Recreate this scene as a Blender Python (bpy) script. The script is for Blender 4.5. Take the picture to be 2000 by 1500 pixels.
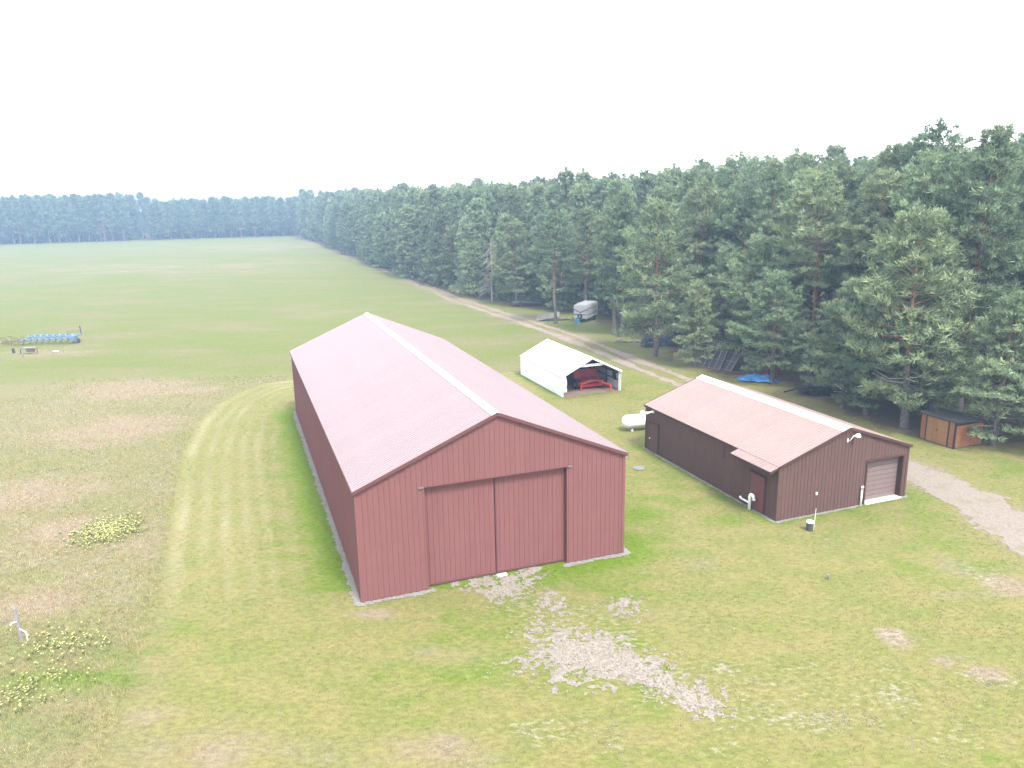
import bpy, bmesh, math, random
import numpy as np
from mathutils import Matrix, Vector

sc = bpy.context.scene
for o in list(bpy.data.objects):
    bpy.data.objects.remove(o)
COL = sc.collection
R = math.radians

# ------------------------------------------------------------------ camera
cam_d = bpy.data.cameras.new('camera')
cam = bpy.data.objects.new('camera', cam_d)
COL.objects.link(cam)
CAM_H, CAM_PITCH, CAM_ROLL, CAM_F = 16.239, R(13.643), R(-1.0594), 1494.2
fw = Vector((0, math.cos(CAM_PITCH), -math.sin(CAM_PITCH)))
up = Vector((0, math.sin(CAM_PITCH), math.cos(CAM_PITCH)))
rt = Vector((1, 0, 0))
r2 = rt * math.cos(CAM_ROLL) + up * math.sin(CAM_ROLL)
u2 = -rt * math.sin(CAM_ROLL) + up * math.cos(CAM_ROLL)
M = Matrix((r2, u2, -fw)).transposed().to_4x4()
M.translation = (0, 0, CAM_H)
cam.matrix_world = M
cam_d.sensor_fit = 'HORIZONTAL'
cam_d.sensor_width = 36.0
cam_d.lens = CAM_F / 2000 * 36.0
cam_d.clip_start = 0.5
cam_d.clip_end = 6000
sc.camera = cam

# ------------------------------------------------------------------ sky, sun, exposure
SUN_EL, SUN_AZ = R(56), R(149)          # azimuth measured from +Y towards +X
w = bpy.data.worlds.new('World')
sc.world = w
w.use_nodes = True
nt = w.node_tree
nt.nodes.clear()
out = nt.nodes.new('ShaderNodeOutputWorld')
bg = nt.nodes.new('ShaderNodeBackground')
sky = nt.nodes.new('ShaderNodeTexSky')
sky.sky_type = 'NISHITA'
sky.sun_disc = False
sky.sun_elevation = SUN_EL
sky.sun_rotation = SUN_AZ
sky.air_density = 1.0
sky.dust_density = 4.0
mix = nt.nodes.new('ShaderNodeMix')
mix.data_type = 'RGBA'
mix.inputs[0].default_value = 0.86      # bright overcast veil over the blue
mix.inputs[7].default_value = (6.6, 6.75, 6.8, 1)
nt.links.new(sky.outputs[0], mix.inputs[6])
nt.links.new(mix.outputs[2], bg.inputs[0])
bg.inputs[1].default_value = 0.10
nt.links.new(bg.outputs[0], out.inputs[0])

sd = bpy.data.lights.new('sun', 'SUN')
sd.energy = 1.5
sd.angle = R(14)
sd.color = (1.0, 0.96, 0.9)
sun = bpy.data.objects.new('sun', sd)
COL.objects.link(sun)
sdir = Vector((math.sin(SUN_AZ) * math.cos(SUN_EL), math.cos(SUN_AZ) * math.cos(SUN_EL), math.sin(SUN_EL)))
sun.rotation_euler = sdir.to_track_quat('Z', 'Y').to_euler()
sun.location = (40, -60, 100)

sc.view_settings.view_transform = 'Standard'
sc.view_settings.look = 'None'
sc.view_settings.gamma = 1
sc.view_settings.exposure = 2.4
sc.view_settings.use_curve_mapping = False
try:
    sc.cycles.use_denoising = True
    sc.cycles.volume_bounces = 0
    sc.cycles.max_bounces = 6
    sc.cycles.diffuse_bounces = 2
    sc.cycles.glossy_bounces = 3
    sc.cycles.transmission_bounces = 3
except Exception:
    pass

# ------------------------------------------------------------------ helpers
rng = np.random.default_rng(11)
random.seed(5)


class MB:
    """collects boxes, tubes and sheets into one mesh"""
    def __init__(s):
        s.v, s.f = [], []

    def add(s, vs, fs, mat=None):
        b = len(s.v)
        s.v += [tuple(mat @ Vector(p)) if mat is not None else tuple(p) for p in vs]
        s.f += [tuple(i + b for i in f) for f in fs]
        return s

    def box(s, x0, x1, y0, y1, z0, z1, mat=None):
        vs = [(x, y, z) for z in (z0, z1) for y in (y0, y1) for x in (x0, x1)]
        return s.add(vs, [(0, 2, 3, 1), (4, 5, 7, 6), (0, 1, 5, 4), (2, 6, 7, 3), (0, 4, 6, 2), (1, 3, 7, 5)], mat)

    def beam(s, a, b, wd, ht, upv=(0, 0, 1)):
        a, b = Vector(a), Vector(b)
        d = (b - a)
        L = d.length
        d.normalize()
        x = d.cross(Vector(upv))
        if x.length < 1e-4:
            x = d.cross(Vector((1, 0, 0)))
        x.normalize()
        z = x.cross(d)
        m = Matrix((x, d, z)).transposed().to_4x4()
        m.translation = a
        return s.box(-wd / 2, wd / 2, 0, L, -ht / 2, ht / 2, m)

    def tube(s, pts, rad, n=8, cap=True):
        pts = [Vector(p) for p in pts]
        if not hasattr(rad, '__len__'):
            rad = [rad] * len(pts)
        base = len(s.v)
        for i, p in enumerate(pts):
            d = (pts[min(i + 1, len(pts) - 1)] - pts[max(i - 1, 0)]).normalized()
            x = d.cross(Vector((0.13, 0.31, 0.94)))
            if x.length < 1e-3:
                x = d.cross(Vector((1, 0, 0)))
            x.normalize()
            y = d.cross(x)
            for k in range(n):
                t = 2 * math.pi * k / n
                s.v.append(tuple(p + (x * math.cos(t) + y * math.sin(t)) * rad[i]))
        for i in range(len(pts) - 1):
            for k in range(n):
                a, b = base + i * n + k, base + i * n + (k + 1) % n
                s.f.append((a, b, b + n, a + n))
        if cap:
            s.f.append(tuple(base + k for k in reversed(range(n))))
            s.f.append(tuple(base + (len(pts) - 1) * n + k for k in range(n)))
        return s

    def lathe(s, prof, n=16, mat=None):
        """profile of (radius, z) turned about z"""
        vs, fs = [], []
        for r_, z_ in prof:
            for k in range(n):
                t = 2 * math.pi * k / n
                vs.append((r_ * math.cos(t), r_ * math.sin(t), z_))
        for i in range(len(prof) - 1):
            for k in range(n):
                a, b = i * n + k, i * n + (k + 1) % n
                fs.append((a, b, b + n, a + n))
        return s.add(vs, fs, mat)

    def mesh(s, name, mats, smooth=False):
        me = bpy.data.meshes.new(name)
        me.from_pydata(s.v, [], s.f)
        for m in (mats if isinstance(mats, (list, tuple)) else [mats]):
            me.materials.append(m)
        if smooth:
            me.polygons.foreach_set('use_smooth', [True] * len(me.polygons))
        me.update()
        return me

    def build(s, name, mat, parent=None, smooth=False, bevel=0):
        me = s.mesh(name, mat, smooth)
        if bevel:
            bm = bmesh.new()
            bm.from_mesh(me)
            bmesh.ops.recalc_face_normals(bm, faces=bm.faces)
            bmesh.ops.bevel(bm, geom=list(bm.edges), offset=bevel, segments=2, affect='EDGES', clamp_overlap=True)
            bm.to_mesh(me)
            bm.free()
        return link(name, me, parent)


def link(name, me, parent=None):
    o = bpy.data.objects.new(name, me)
    COL.objects.link(o)
    if parent is not None:
        o.parent = parent
    return o


def thing(name, label, cat, loc=(0, 0, 0), rz=0.0, group=None):
    o = bpy.data.objects.new(name, None)
    o.empty_display_size = 0.3
    COL.objects.link(o)
    o.location = loc
    o.rotation_euler = (0, 0, rz)
    return tag(o, label, cat, group)


def tag(o, label=None, cat=None, group=None, kind=None):
    if label: o['label'] = label
    if cat: o['category'] = cat
    if group: o['group'] = group
    if kind: o['kind'] = kind
    return o


def npmesh(name, v, f, mats, smooth=False):
    """v (n,3) array, f (m,3 or 4) array"""
    me = bpy.data.meshes.new(name)
    k = f.shape[1]
    me.vertices.add(len(v))
    me.vertices.foreach_set('co', np.ascontiguousarray(v, dtype=np.float32).ravel())
    me.loops.add(f.size)
    me.loops.foreach_set('vertex_index', np.ascontiguousarray(f, dtype=np.int32).ravel())
    me.polygons.add(len(f))
    me.polygons.foreach_set('loop_start', np.arange(0, f.size, k, dtype=np.int32))
    if smooth:
        me.polygons.foreach_set('use_smooth', np.ones(len(f), dtype=bool))
    for m in (mats if isinstance(mats, (list, tuple)) else [mats]):
        me.materials.append(m)
    me.update(calc_edges=True)
    return me


def attr(me, name, arr):
    a = me.attributes.new(name, 'FLOAT_COLOR', 'POINT')
    a.data.foreach_set('color', np.ascontiguousarray(arr, dtype=np.float32).ravel())


# --- value noise
_P = np.random.default_rng(3).random((256, 256))


def vnoise(x, y):
    xi, yi = np.floor(x).astype(int), np.floor(y).astype(int)
    xf, yf = x - xi, y - yi
    xf, yf = xf * xf * (3 - 2 * xf), yf * yf * (3 - 2 * yf)
    a, b = _P[xi & 255, yi & 255], _P[(xi + 1) & 255, yi & 255]
    c, d = _P[xi & 255, (yi + 1) & 255], _P[(xi + 1) & 255, (yi + 1) & 255]
    return (a * (1 - xf) + b * xf) * (1 - yf) + (c * (1 - xf) + d * xf) * yf


def fbm(x, y, sc_=1.0, oct_=4):
    t, a, n = 0.0, 0.5, 0.0
    for i in range(oct_):
        t = t + a * vnoise(x * sc_ + 17.3 * i, y * sc_ + 9.1 * i)
        n += a
        a *= 0.5
        sc_ *= 2.03
    return t / n


def sstep(a, b, x):
    t = np.clip((x - a) / (b - a), 0, 1)
    return t * t * (3 - 2 * t)


def seg_dist(x, y, pts):
    """distance to a polyline, and its side (+ on the right of the walking direction)"""
    best = np.full(np.shape(x), 1e9)
    side = np.zeros(np.shape(x))
    for (x0, y0), (x1, y1) in zip(pts[:-1], pts[1:]):
        dx, dy = x1 - x0, y1 - y0
        t = np.clip(((x - x0) * dx + (y - y0) * dy) / (dx * dx + dy * dy), 0, 1)
        d = np.hypot(x - x0 - t * dx, y - y0 - t * dy)
        s_ = np.sign(dy * (x - x0) - dx * (y - y0))
        m = d < best
        best = np.where(m, d, best)
        side = np.where(m, s_, side)
    return best, side


def in_poly(x, y, poly):
    ins = np.zeros(np.shape(x), dtype=bool)
    n = len(poly)
    for i in range(n):
        x0, y0 = poly[i]
        x1, y1 = poly[(i + 1) % n]
        c = ((y0 > y) != (y1 > y)) & (x < (x1 - x0) * (y - y0) / (y1 - y0 + 1e-12) + x0)
        ins ^= c
    return ins


# ------------------------------------------------------------------ materials
MATS = {}


def mat(name, col, rough=0.6, var=0.08, spec=0.4, metal=0.0, scale=3.0, bump=0.0, coat=0.0, dirt=None, dirt_amt=0.0):
    if name in MATS:
        return MATS[name]
    m = bpy.data.materials.new(name)
    m.use_nodes = True
    n = m.node_tree.nodes
    l = m.node_tree.links
    b = n['Principled BSDF']
    b.inputs['Roughness'].default_value = rough
    b.inputs['Metallic'].default_value = metal
    b.inputs['Specular IOR Level'].default_value = spec
    b.inputs['Coat Weight'].default_value = coat
    b.inputs['Coat Roughness'].default_value = 0.25
    tc = n.new('ShaderNodeTexCoord')
    no = n.new('ShaderNodeTexNoise')
    no.inputs['Scale'].default_value = scale
    no.inputs['Detail'].default_value = 6
    l.new(tc.outputs['Object'], no.inputs['Vector'])
    mr = n.new('ShaderNodeMapRange')
    mr.inputs[1].default_value, mr.inputs[2].default_value = 0.3, 0.7
    mr.inputs[3].default_value, mr.inputs[4].default_value = 1 - var, 1 + var
    l.new(no.outputs['Fac'], mr.inputs[0])
    oi = n.new('ShaderNodeObjectInfo')
    mo = n.new('ShaderNodeMapRange')
    mo.inputs[3].default_value, mo.inputs[4].default_value = 1 - var * 0.45, 1 + var * 0.45
    l.new(oi.outputs['Random'], mo.inputs[0])
    mm = n.new('ShaderNodeMath')
    mm.operation = 'MULTIPLY'
    l.new(mr.outputs[0], mm.inputs[0])
    l.new(mo.outputs[0], mm.inputs[1])
    vm = n.new('ShaderNodeVectorMath')
    vm.operation = 'SCALE'
    vm.inputs[0].default_value = col
    l.new(mm.outputs[0], vm.inputs['Scale'])
    src = vm.outputs[0]
    if dirt is not None:
        n2 = n.new('ShaderNodeTexNoise')
        n2.inputs['Scale'].default_value = scale * 0.45
        n2.inputs['Detail'].default_value = 8
        l.new(tc.outputs['Object'], n2.inputs['Vector'])
        r2_ = n.new('ShaderNodeMapRange')
        r2_.inputs[1].default_value, r2_.inputs[2].default_value = 0.5, 0.75
        r2_.inputs[4].default_value = dirt_amt
        l.new(n2.outputs['Fac'], r2_.inputs[0])
        mx = n.new('ShaderNodeMix')
        mx.data_type = 'RGBA'
        mx.inputs[7].default_value = (*dirt, 1)
        l.new(r2_.outputs[0], mx.inputs[0])
        l.new(src, mx.inputs[6])
        src = mx.outputs[2]
    l.new(src, b.inputs['Base Color'])
    if bump:
        bp = n.new('ShaderNodeBump')
        bp.inputs['Strength'].default_value = bump
        bp.inputs['Distance'].default_value = 0.02
        l.new(no.outputs['Fac'], bp.inputs['Height'])
        l.new(bp.outputs[0], b.inputs['Normal'])
    MATS[name] = m
    return m


m_barn = mat('barn_red_steel', (0.150, 0.063, 0.064), 0.5, 0.05, 0.2, scale=1.2, dirt=(0.165, 0.077, 0.078), dirt_amt=0.35)
m_barntrim = mat('barn_trim_steel', (0.098, 0.040, 0.043), 0.45, 0.05, 0.3)
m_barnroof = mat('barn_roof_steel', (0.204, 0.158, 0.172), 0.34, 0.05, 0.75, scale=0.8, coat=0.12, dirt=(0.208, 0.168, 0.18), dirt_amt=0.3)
m_shop = mat('shop_brown_steel', (0.088, 0.050, 0.044), 0.55, 0.07, 0.15, scale=1.3, dirt=(0.11, 0.06, 0.057), dirt_amt=0.5)
m_shoptrim = mat('shop_trim_steel', (0.06, 0.03, 0.026), 0.5, 0.06, 0.2)
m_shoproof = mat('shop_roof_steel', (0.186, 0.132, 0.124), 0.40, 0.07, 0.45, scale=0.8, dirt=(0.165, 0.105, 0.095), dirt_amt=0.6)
m_shopdoor = mat('shop_door_paint', (0.115, 0.043, 0.042), 0.5, 0.05, 0.2)
m_overhead = mat('overhead_door_paint', (0.15, 0.11, 0.106), 0.5, 0.05, 0.2)
m_white = mat('white_paint', (0.8, 0.8, 0.8), 0.45, 0.03)
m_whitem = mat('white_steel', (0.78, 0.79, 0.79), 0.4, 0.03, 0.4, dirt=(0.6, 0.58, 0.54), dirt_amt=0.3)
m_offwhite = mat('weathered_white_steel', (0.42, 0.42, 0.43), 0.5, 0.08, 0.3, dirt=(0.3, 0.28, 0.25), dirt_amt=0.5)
m_ridge = mat('white_ridge_vent', (0.72, 0.74, 0.7), 0.5, 0.06, dirt=(0.5, 0.5, 0.45), dirt_amt=0.6)
m_pvc = mat('white_pvc', (0.78, 0.78, 0.77), 0.35, 0.03)
m_grey = mat('grey_steel', (0.17, 0.17, 0.18), 0.5, 0.1, metal=0.3)
m_dark = mat('dark_steel', (0.03, 0.03, 0.035), 0.6, 0.2)
m_black = mat('black_trim', (0.022, 0.02, 0.022), 0.5, 0.15)
m_shedroof = mat('charcoal_shed_roof', (0.045, 0.045, 0.052), 0.6, 0.2, scale=5)
m_inner = mat('dark_inner_wall', (0.05, 0.035, 0.033), 0.8, 0.2)
m_conc = mat('pale_concrete', (0.42, 0.40, 0.375), 0.9, 0.15, 0.2, scale=8, bump=0.3)
m_wood = mat('weathered_lumber', (0.20, 0.165, 0.13), 0.85, 0.25, 0.2, scale=9, bump=0.2)
m_woodpale = mat('fresh_pallet_wood', (0.25, 0.175, 0.12), 0.85, 0.2, 0.2, scale=9)
m_grywood = mat('grey_old_boards', (0.13, 0.122, 0.115), 0.9, 0.25, 0.2, scale=9, bump=0.3)
m_girt = mat('dark_girt_wood', (0.03, 0.028, 0.035), 0.8, 0.2)
m_slat = mat('brown_shed_slat', (0.215, 0.085, 0.034), 0.6, 0.14, 0.3, scale=6)
m_sheddoor = mat('tan_shed_door', (0.23, 0.112, 0.048), 0.6, 0.1, 0.3, scale=5)
m_red = mat('red_machine_paint', (0.42, 0.014, 0.035), 0.45, 0.2, 0.4, scale=4, dirt=(0.16, 0.02, 0.02), dirt_amt=0.6)
m_redlt = mat('faded_red_paint', (0.40, 0.05, 0.04), 0.5, 0.18, 0.3, scale=4)
m_rubber = mat('black_rubber', (0.018, 0.018, 0.02), 0.8, 0.2, 0.2)
m_yellow = mat('cream_yellow_rim', (0.5, 0.43, 0.16), 0.5, 0.1)
m_blue = mat('faded_blue_paint', (0.095, 0.165, 0.25), 0.55, 0.2, 0.3, scale=4, dirt=(0.2, 0.21, 0.22), dirt_amt=0.7)
m_rust = mat('brown_rust', (0.10, 0.06, 0.055), 0.85, 0.3, 0.2, scale=8)
m_tarp = mat('blue_tarp_sheet', (0.045, 0.17, 0.42), 0.45, 0.2, 0.4, scale=3)
m_darktarp = mat('dark_blue_tarp_sheet', (0.028, 0.034, 0.05), 0.6, 0.25, 0.3, scale=3)
m_teal = mat('teal_plastic', (0.06, 0.22, 0.30), 0.5, 0.3, scale=10)
m_trailer = mat('trailer_grey_white', (0.27, 0.27, 0.28), 0.45, 0.06, 0.3, dirt=(0.2, 0.19, 0.18), dirt_amt=0.6)
m_stripe = mat('trailer_dark_stripe', (0.07, 0.072, 0.08), 0.5, 0.1)
m_glass = mat('dark_window_glass', (0.02, 0.03, 0.07), 0.15, 0.1, 0.6)
m_silver = mat('weathered_silver_wood', (0.17, 0.16, 0.155), 0.85, 0.2, 0.2, scale=8, bump=0.3)
m_lid = mat('grey_concrete_lid', (0.13, 0.13, 0.135), 0.9, 0.2, scale=6)
m_deadwood = mat('dead_grey_branch', (0.24, 0.22, 0.215), 0.9, 0.2, 0.2, scale=5)
m_reddead = mat('dead_red_wood', (0.22, 0.14, 0.12), 0.9, 0.2, 0.2, scale=5)
m_green = mat('green_well_casing', (0.045, 0.055, 0.045), 0.6, 0.2)
m_scrapred = mat('rust_red_tank', (0.11, 0.03, 0.028), 0.6, 0.2)


def mixrgb(n, l, fac, a, b):
    m = n.new('ShaderNodeMix')
    m.data_type = 'RGBA'
    for s, k in ((fac, 0), (a, 6), (b, 7)):
        if isinstance(s, (int, float)):
            m.inputs[k].default_value = s
        elif isinstance(s, tuple):
            m.inputs[k].default_value = (*s, 1)
        else:
            l.new(s, m.inputs[k])
    return m.outputs[2]


def math_(n, l, op, a, b=None, c=None, clamp=False):
    m = n.new('ShaderNodeMath')
    m.operation = op
    m.use_clamp = clamp
    for i, s in enumerate((a, b, c)):
        if s is None: continue
        if isinstance(s, (int, float)): m.inputs[i].default_value = s
        else: l.new(s, m.inputs[i])
    return m.outputs[0]


def ramp(n, l, s, a, b, lo=0.0, hi=1.0):
    m = n.new('ShaderNodeMapRange')
    m.interpolation_type = 'SMOOTHSTEP'
    l.new(s, m.inputs[0])
    m.inputs[1].default_value, m.inputs[2].default_value = a, b
    m.inputs[3].default_value, m.inputs[4].default_value = lo, hi
    return m.outputs[0]


def meadow_color(n, l):
    """grass colour from the zone masks (dry, lush, bare, litter / lawn, stripe, field) and noise in world space"""
    geo = n.new('ShaderNodeNewGeometry')
    pos = geo.outputs['Position']

    def noise(scale, detail=5, stretch=None, rough=0.55):
        t = n.new('ShaderNodeTexNoise')
        t.noise_dimensions = '2D'
        t.inputs['Scale'].default_value = scale
        t.inputs['Detail'].default_value = detail
        t.inputs['Roughness'].default_value = rough
        if stretch:
            mp = n.new('ShaderNodeMapping')
            mp.inputs['Scale'].default_value = (*stretch, 1)
            mp.inputs['Rotation'].default_value = (0, 0, R(-12))
            l.new(pos, mp.inputs[0])
            l.new(mp.outputs[0], t.inputs['Vector'])
        else:
            l.new(pos, t.inputs['Vector'])
        return t.outputs['Fac']
    a1 = n.new('ShaderNodeAttribute'); a1.attribute_name = 'zone_a'
    a2 = n.new('ShaderNodeAttribute'); a2.attribute_name = 'zone_b'
    s1 = n.new('ShaderNodeSeparateColor'); l.new(a1.outputs['Color'], s1.inputs[0])
    s2 = n.new('ShaderNodeSeparateColor'); l.new(a2.outputs['Color'], s2.inputs[0])
    dry, lush, bare = s1.outputs[0], s1.outputs[1], s1.outputs[2]
    litter = a1.outputs['Alpha']
    lawn, stripe, field = s2.outputs[0], s2.outputs[1], s2.outputs[2]
    big, mid, fine = noise(0.11, 6, (0.6, 1.3)), noise(0.62, 8, (0.7, 1.2), 0.65), noise(4.5, 6, (0.7, 1.3), 0.7)
    vf = noise(22, 4, None, 0.7)
    rough = mixrgb(n, l, ramp(n, l, mid, 0.35, 0.65), (0.136, 0.120, 0.062), (0.110, 0.118, 0.048))
    lawnc = mixrgb(n, l, ramp(n, l, mid, 0.35, 0.68), (0.145, 0.132, 0.052), (0.115, 0.124, 0.038))
    fieldc = mixrgb(n, l, ramp(n, l, mid, 0.3, 0.7), (0.106, 0.112, 0.036), (0.086, 0.108, 0.026))
    fieldc = mixrgb(n, l, ramp(n, l, big, 0.42, 0.7, 0, 0.7), fieldc, (0.122, 0.110, 0.054))
    c = mixrgb(n, l, lawn, rough, lawnc)
    c = mixrgb(n, l, field, c, fieldc)
    d = math_(n, l, 'MULTIPLY_ADD', math_(n, l, 'SUBTRACT', mid, 0.5), 1.5, dry)
    d = math_(n, l, 'MULTIPLY_ADD', math_(n, l, 'SUBTRACT', big, 0.5), 0.9, d)
    d = ramp(n, l, d, 0.10, 0.80, 0, 0.9)
    c = mixrgb(n, l, d, c, (0.168, 0.134, 0.094))
    c = mixrgb(n, l, math_(n, l, 'MULTIPLY', stripe, ramp(n, l, mid, 0.2, 0.6, 0.55, 1.0)), c, (0.196, 0.178, 0.102))
    g = math_(n, l, 'MULTIPLY_ADD', math_(n, l, 'SUBTRACT', mid, 0.5), 1.1, lush)
    c = mixrgb(n, l, ramp(n, l, g, 0.15, 0.95, 0, 0.95), c, (0.078, 0.122, 0.012))
    lt = math_(n, l, 'MULTIPLY_ADD', math_(n, l, 'SUBTRACT', mid, 0.5), 1.3, litter)
    c = mixrgb(n, l, ramp(n, l, lt, 0.25, 0.9), c, (0.085, 0.062, 0.038))
    # thatch and bare specks
    sp = math_(n, l, 'MULTIPLY_ADD', math_(n, l, 'SUBTRACT', fine, 0.5), 2.0, bare)
    sp = math_(n, l, 'MULTIPLY_ADD', math_(n, l, 'SUBTRACT', mid, 0.5), 1.4, sp)
    c = mixrgb(n, l, ramp(n, l, sp, 0.44, 1.0, 0, 0.85), c, (0.20, 0.172, 0.138))
    k = math_(n, l, 'MULTIPLY', ramp(n, l, fine, 0.25, 0.75, 0.80, 1.2), ramp(n, l, vf, 0.25, 0.75, 0.84, 1.16))
    v = n.new('ShaderNodeVectorMath'); v.operation = 'SCALE'
    l.new(c, v.inputs[0]); l.new(k, v.inputs['Scale'])
    return v.outputs[0], fine, vf


m_ground = bpy.data.materials.new('meadow_ground')
m_ground.use_nodes = True
_n, _l = m_ground.node_tree.nodes, m_ground.node_tree.links
_c, _f, _v = meadow_color(_n, _l)
_b = _n['Principled BSDF']
_b.inputs['Roughness'].default_value = 0.95
_b.inputs['Specular IOR Level'].default_value = 0.1
_l.new(_c, _b.inputs['Base Color'])
_bp = _n.new('ShaderNodeBump')
_bp.inputs['Strength'].default_value = 0.5
_bp.inputs['Distance'].default_value = 0.06
_l.new(math_(_n, _l, 'ADD', _f, math_(_n, _l, 'MULTIPLY', _v, 0.5)), _bp.inputs['Height'])
_l.new(_bp.outputs[0], _b.inputs['Normal'])

m_blade = bpy.data.materials.new('grass_blade')
m_blade.use_nodes = True
_n, _l = m_blade.node_tree.nodes, m_blade.node_tree.links
_c, _f, _v = meadow_color(_n, _l)
_at = _n.new('ShaderNodeAttribute'); _at.attribute_name = 'tint'
_vm = _n.new('ShaderNodeVectorMath'); _vm.operation = 'MULTIPLY'
_l.new(_c, _vm.inputs[0]); _l.new(_at.outputs['Color'], _vm.inputs[1])
_n.remove(_n['Principled BSDF'])
_d = _n.new('ShaderNodeBsdfDiffuse'); _t = _n.new('ShaderNodeBsdfTranslucent'); _mx = _n.new('ShaderNodeMixShader')
_mx.inputs[0].default_value = 0.4
_l.new(_vm.outputs[0], _d.inputs[0]); _l.new(_vm.outputs[0], _t.inputs[0])
_l.new(_d.outputs[0], _mx.inputs[1]); _l.new(_t.outputs[0], _mx.inputs[2])
_l.new(_mx.outputs[0], _n['Material Output'].inputs[0])


def needle_mat(name, col, col2):
    m = bpy.data.materials.new(name)
    m.use_nodes = True
    n, l = m.node_tree.nodes, m.node_tree.links
    n.remove(n['Principled BSDF'])
    at = n.new('ShaderNodeAttribute'); at.attribute_name = 'tint'
    sp = n.new('ShaderNodeSeparateColor'); l.new(at.outputs['Color'], sp.inputs[0])
    oi = n.new('ShaderNodeObjectInfo')
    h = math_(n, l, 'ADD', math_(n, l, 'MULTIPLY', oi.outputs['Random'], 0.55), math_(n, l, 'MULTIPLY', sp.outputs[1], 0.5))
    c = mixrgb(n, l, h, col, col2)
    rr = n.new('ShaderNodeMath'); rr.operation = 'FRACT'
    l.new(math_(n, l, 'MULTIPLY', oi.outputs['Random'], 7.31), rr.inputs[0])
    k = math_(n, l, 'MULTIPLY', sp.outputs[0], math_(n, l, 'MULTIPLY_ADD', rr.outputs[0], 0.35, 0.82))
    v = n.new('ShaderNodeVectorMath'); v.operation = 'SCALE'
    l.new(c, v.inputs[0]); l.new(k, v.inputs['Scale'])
    d = n.new('ShaderNodeBsdfDiffuse'); t = n.new('ShaderNodeBsdfTranslucent'); mx = n.new('ShaderNodeMixShader')
    mx.inputs[0].default_value = 0.22
    l.new(v.outputs[0], d.inputs[0]); l.new(v.outputs[0], t.inputs[0])
    l.new(d.outputs[0], mx.inputs[1]); l.new(t.outputs[0], mx.inputs[2])
    l.new(mx.outputs[0], n['Material Output'].inputs[0])
    return m


m_needle = needle_mat('pine_needles', (0.118, 0.178, 0.110), (0.176, 0.208, 0.112))

m_bark = bpy.data.materials.new('pine_bark')
m_bark.use_nodes = True
_n, _l = m_bark.node_tree.nodes, m_bark.node_tree.links
_b = _n['Principled BSDF']
_b.inputs['Roughness'].default_value = 0.9
_b.inputs['Specular IOR Level'].default_value = 0.15
_g = _n.new('ShaderNodeNewGeometry')
_sx = _n.new('ShaderNodeSeparateXYZ'); _l.new(_g.outputs['Position'], _sx.inputs[0])
_no = _n.new('ShaderNodeTexNoise'); _no.inputs['Scale'].default_value = 5; _no.inputs['Detail'].default_value = 6
_l.new(_g.outputs['Position'], _no.inputs['Vector'])
_h = math_(_n, _l, 'MULTIPLY_ADD', _no.outputs['Fac'], 3.0, _sx.outputs[2])
_c = mixrgb(_n, _l, ramp(_n, _l, _h, 4.0, 8.0), (0.10, 0.088, 0.083), (0.15, 0.085, 0.058))
_vm = _n.new('ShaderNodeVectorMath'); _vm.operation = 'SCALE'
_l.new(_c, _vm.inputs[0]); _l.new(ramp(_n, _l, _no.outputs['Fac'], 0.3, 0.7, 0.65, 1.3), _vm.inputs['Scale'])
_l.new(_vm.outputs[0], _b.inputs['Base Color'])


def gravel_mat(name, c1, c2, c3, scale):
    m = bpy.data.materials.new(name)
    m.use_nodes = True
    n, l = m.node_tree.nodes, m.node_tree.links
    b = n['Principled BSDF']
    b.inputs['Roughness'].default_value = 0.95
    b.inputs['Specular IOR Level'].default_value = 0.15
    g = n.new('ShaderNodeNewGeometry')
    vo = n.new('ShaderNodeTexVoronoi'); vo.inputs['Scale'].default_value = scale
    l.new(g.outputs['Position'], vo.inputs['Vector'])
    no = n.new('ShaderNodeTexNoise'); no.inputs['Scale'].default_value = 0.9; no.inputs['Detail'].default_value = 8
    no.inputs['Roughness'].default_value = 0.65
    l.new(g.outputs['Position'], no.inputs['Vector'])
    sp = n.new('ShaderNodeSeparateColor'); l.new(vo.outputs['Color'], sp.inputs[0])
    c = mixrgb(n, l, sp.outputs[0], c1, c2)
    c = mixrgb(n, l, ramp(n, l, no.outputs['Fac'], 0.5, 0.68, 0, 0.75), c, c3)
    l.new(c, b.inputs['Base Color'])
    bp = n.new('ShaderNodeBump'); bp.inputs['Strength'].default_value = 0.6; bp.inputs['Distance'].default_value = 0.02
    l.new(vo.outputs['Distance'], bp.inputs['Height'])
    l.new(bp.outputs[0], b.inputs['Normal'])
    return m


m_gravel = gravel_mat('pale_crushed_gravel', (0.158, 0.138, 0.12), (0.225, 0.199, 0.176), (0.15, 0.134, 0.085), 13)
m_drive = gravel_mat('grey_drive_gravel', (0.150, 0.126, 0.106), (0.20, 0.172, 0.149), (0.135, 0.118, 0.074), 12)
m_track = gravel_mat('pink_dirt', (0.175, 0.138, 0.118), (0.215, 0.172, 0.15), (0.145, 0.122, 0.078), 5)
m_stripg = gravel_mat('foundation_gravel', (0.135, 0.128, 0.118), (0.20, 0.19, 0.178), (0.12, 0.112, 0.085), 14)
m_dirt = gravel_mat('shed_dirt_floor', (0.135, 0.095, 0.075), (0.165, 0.115, 0.09), (0.12, 0.085, 0.065), 4)

# ------------------------------------------------------------------ ground zones
BARN = (-6.408, 28.82, R(19.857), 12.19, 31.73, 4.97, 7.54)
SHOP = (13.302, 36.153, R(20.53), 8.587, 12.95, 2.995, 4.481)
SHED = (4.174, 61.792, R(20.52), 5.511, 9.477, 1.80, 3.16)


def local(B, x, y):
    dx, dy = x - B[0], y - B[1]
    c, s = math.cos(B[2]), math.sin(B[2])
    return dx * c + dy * s, -dx * s + dy * c


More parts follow.
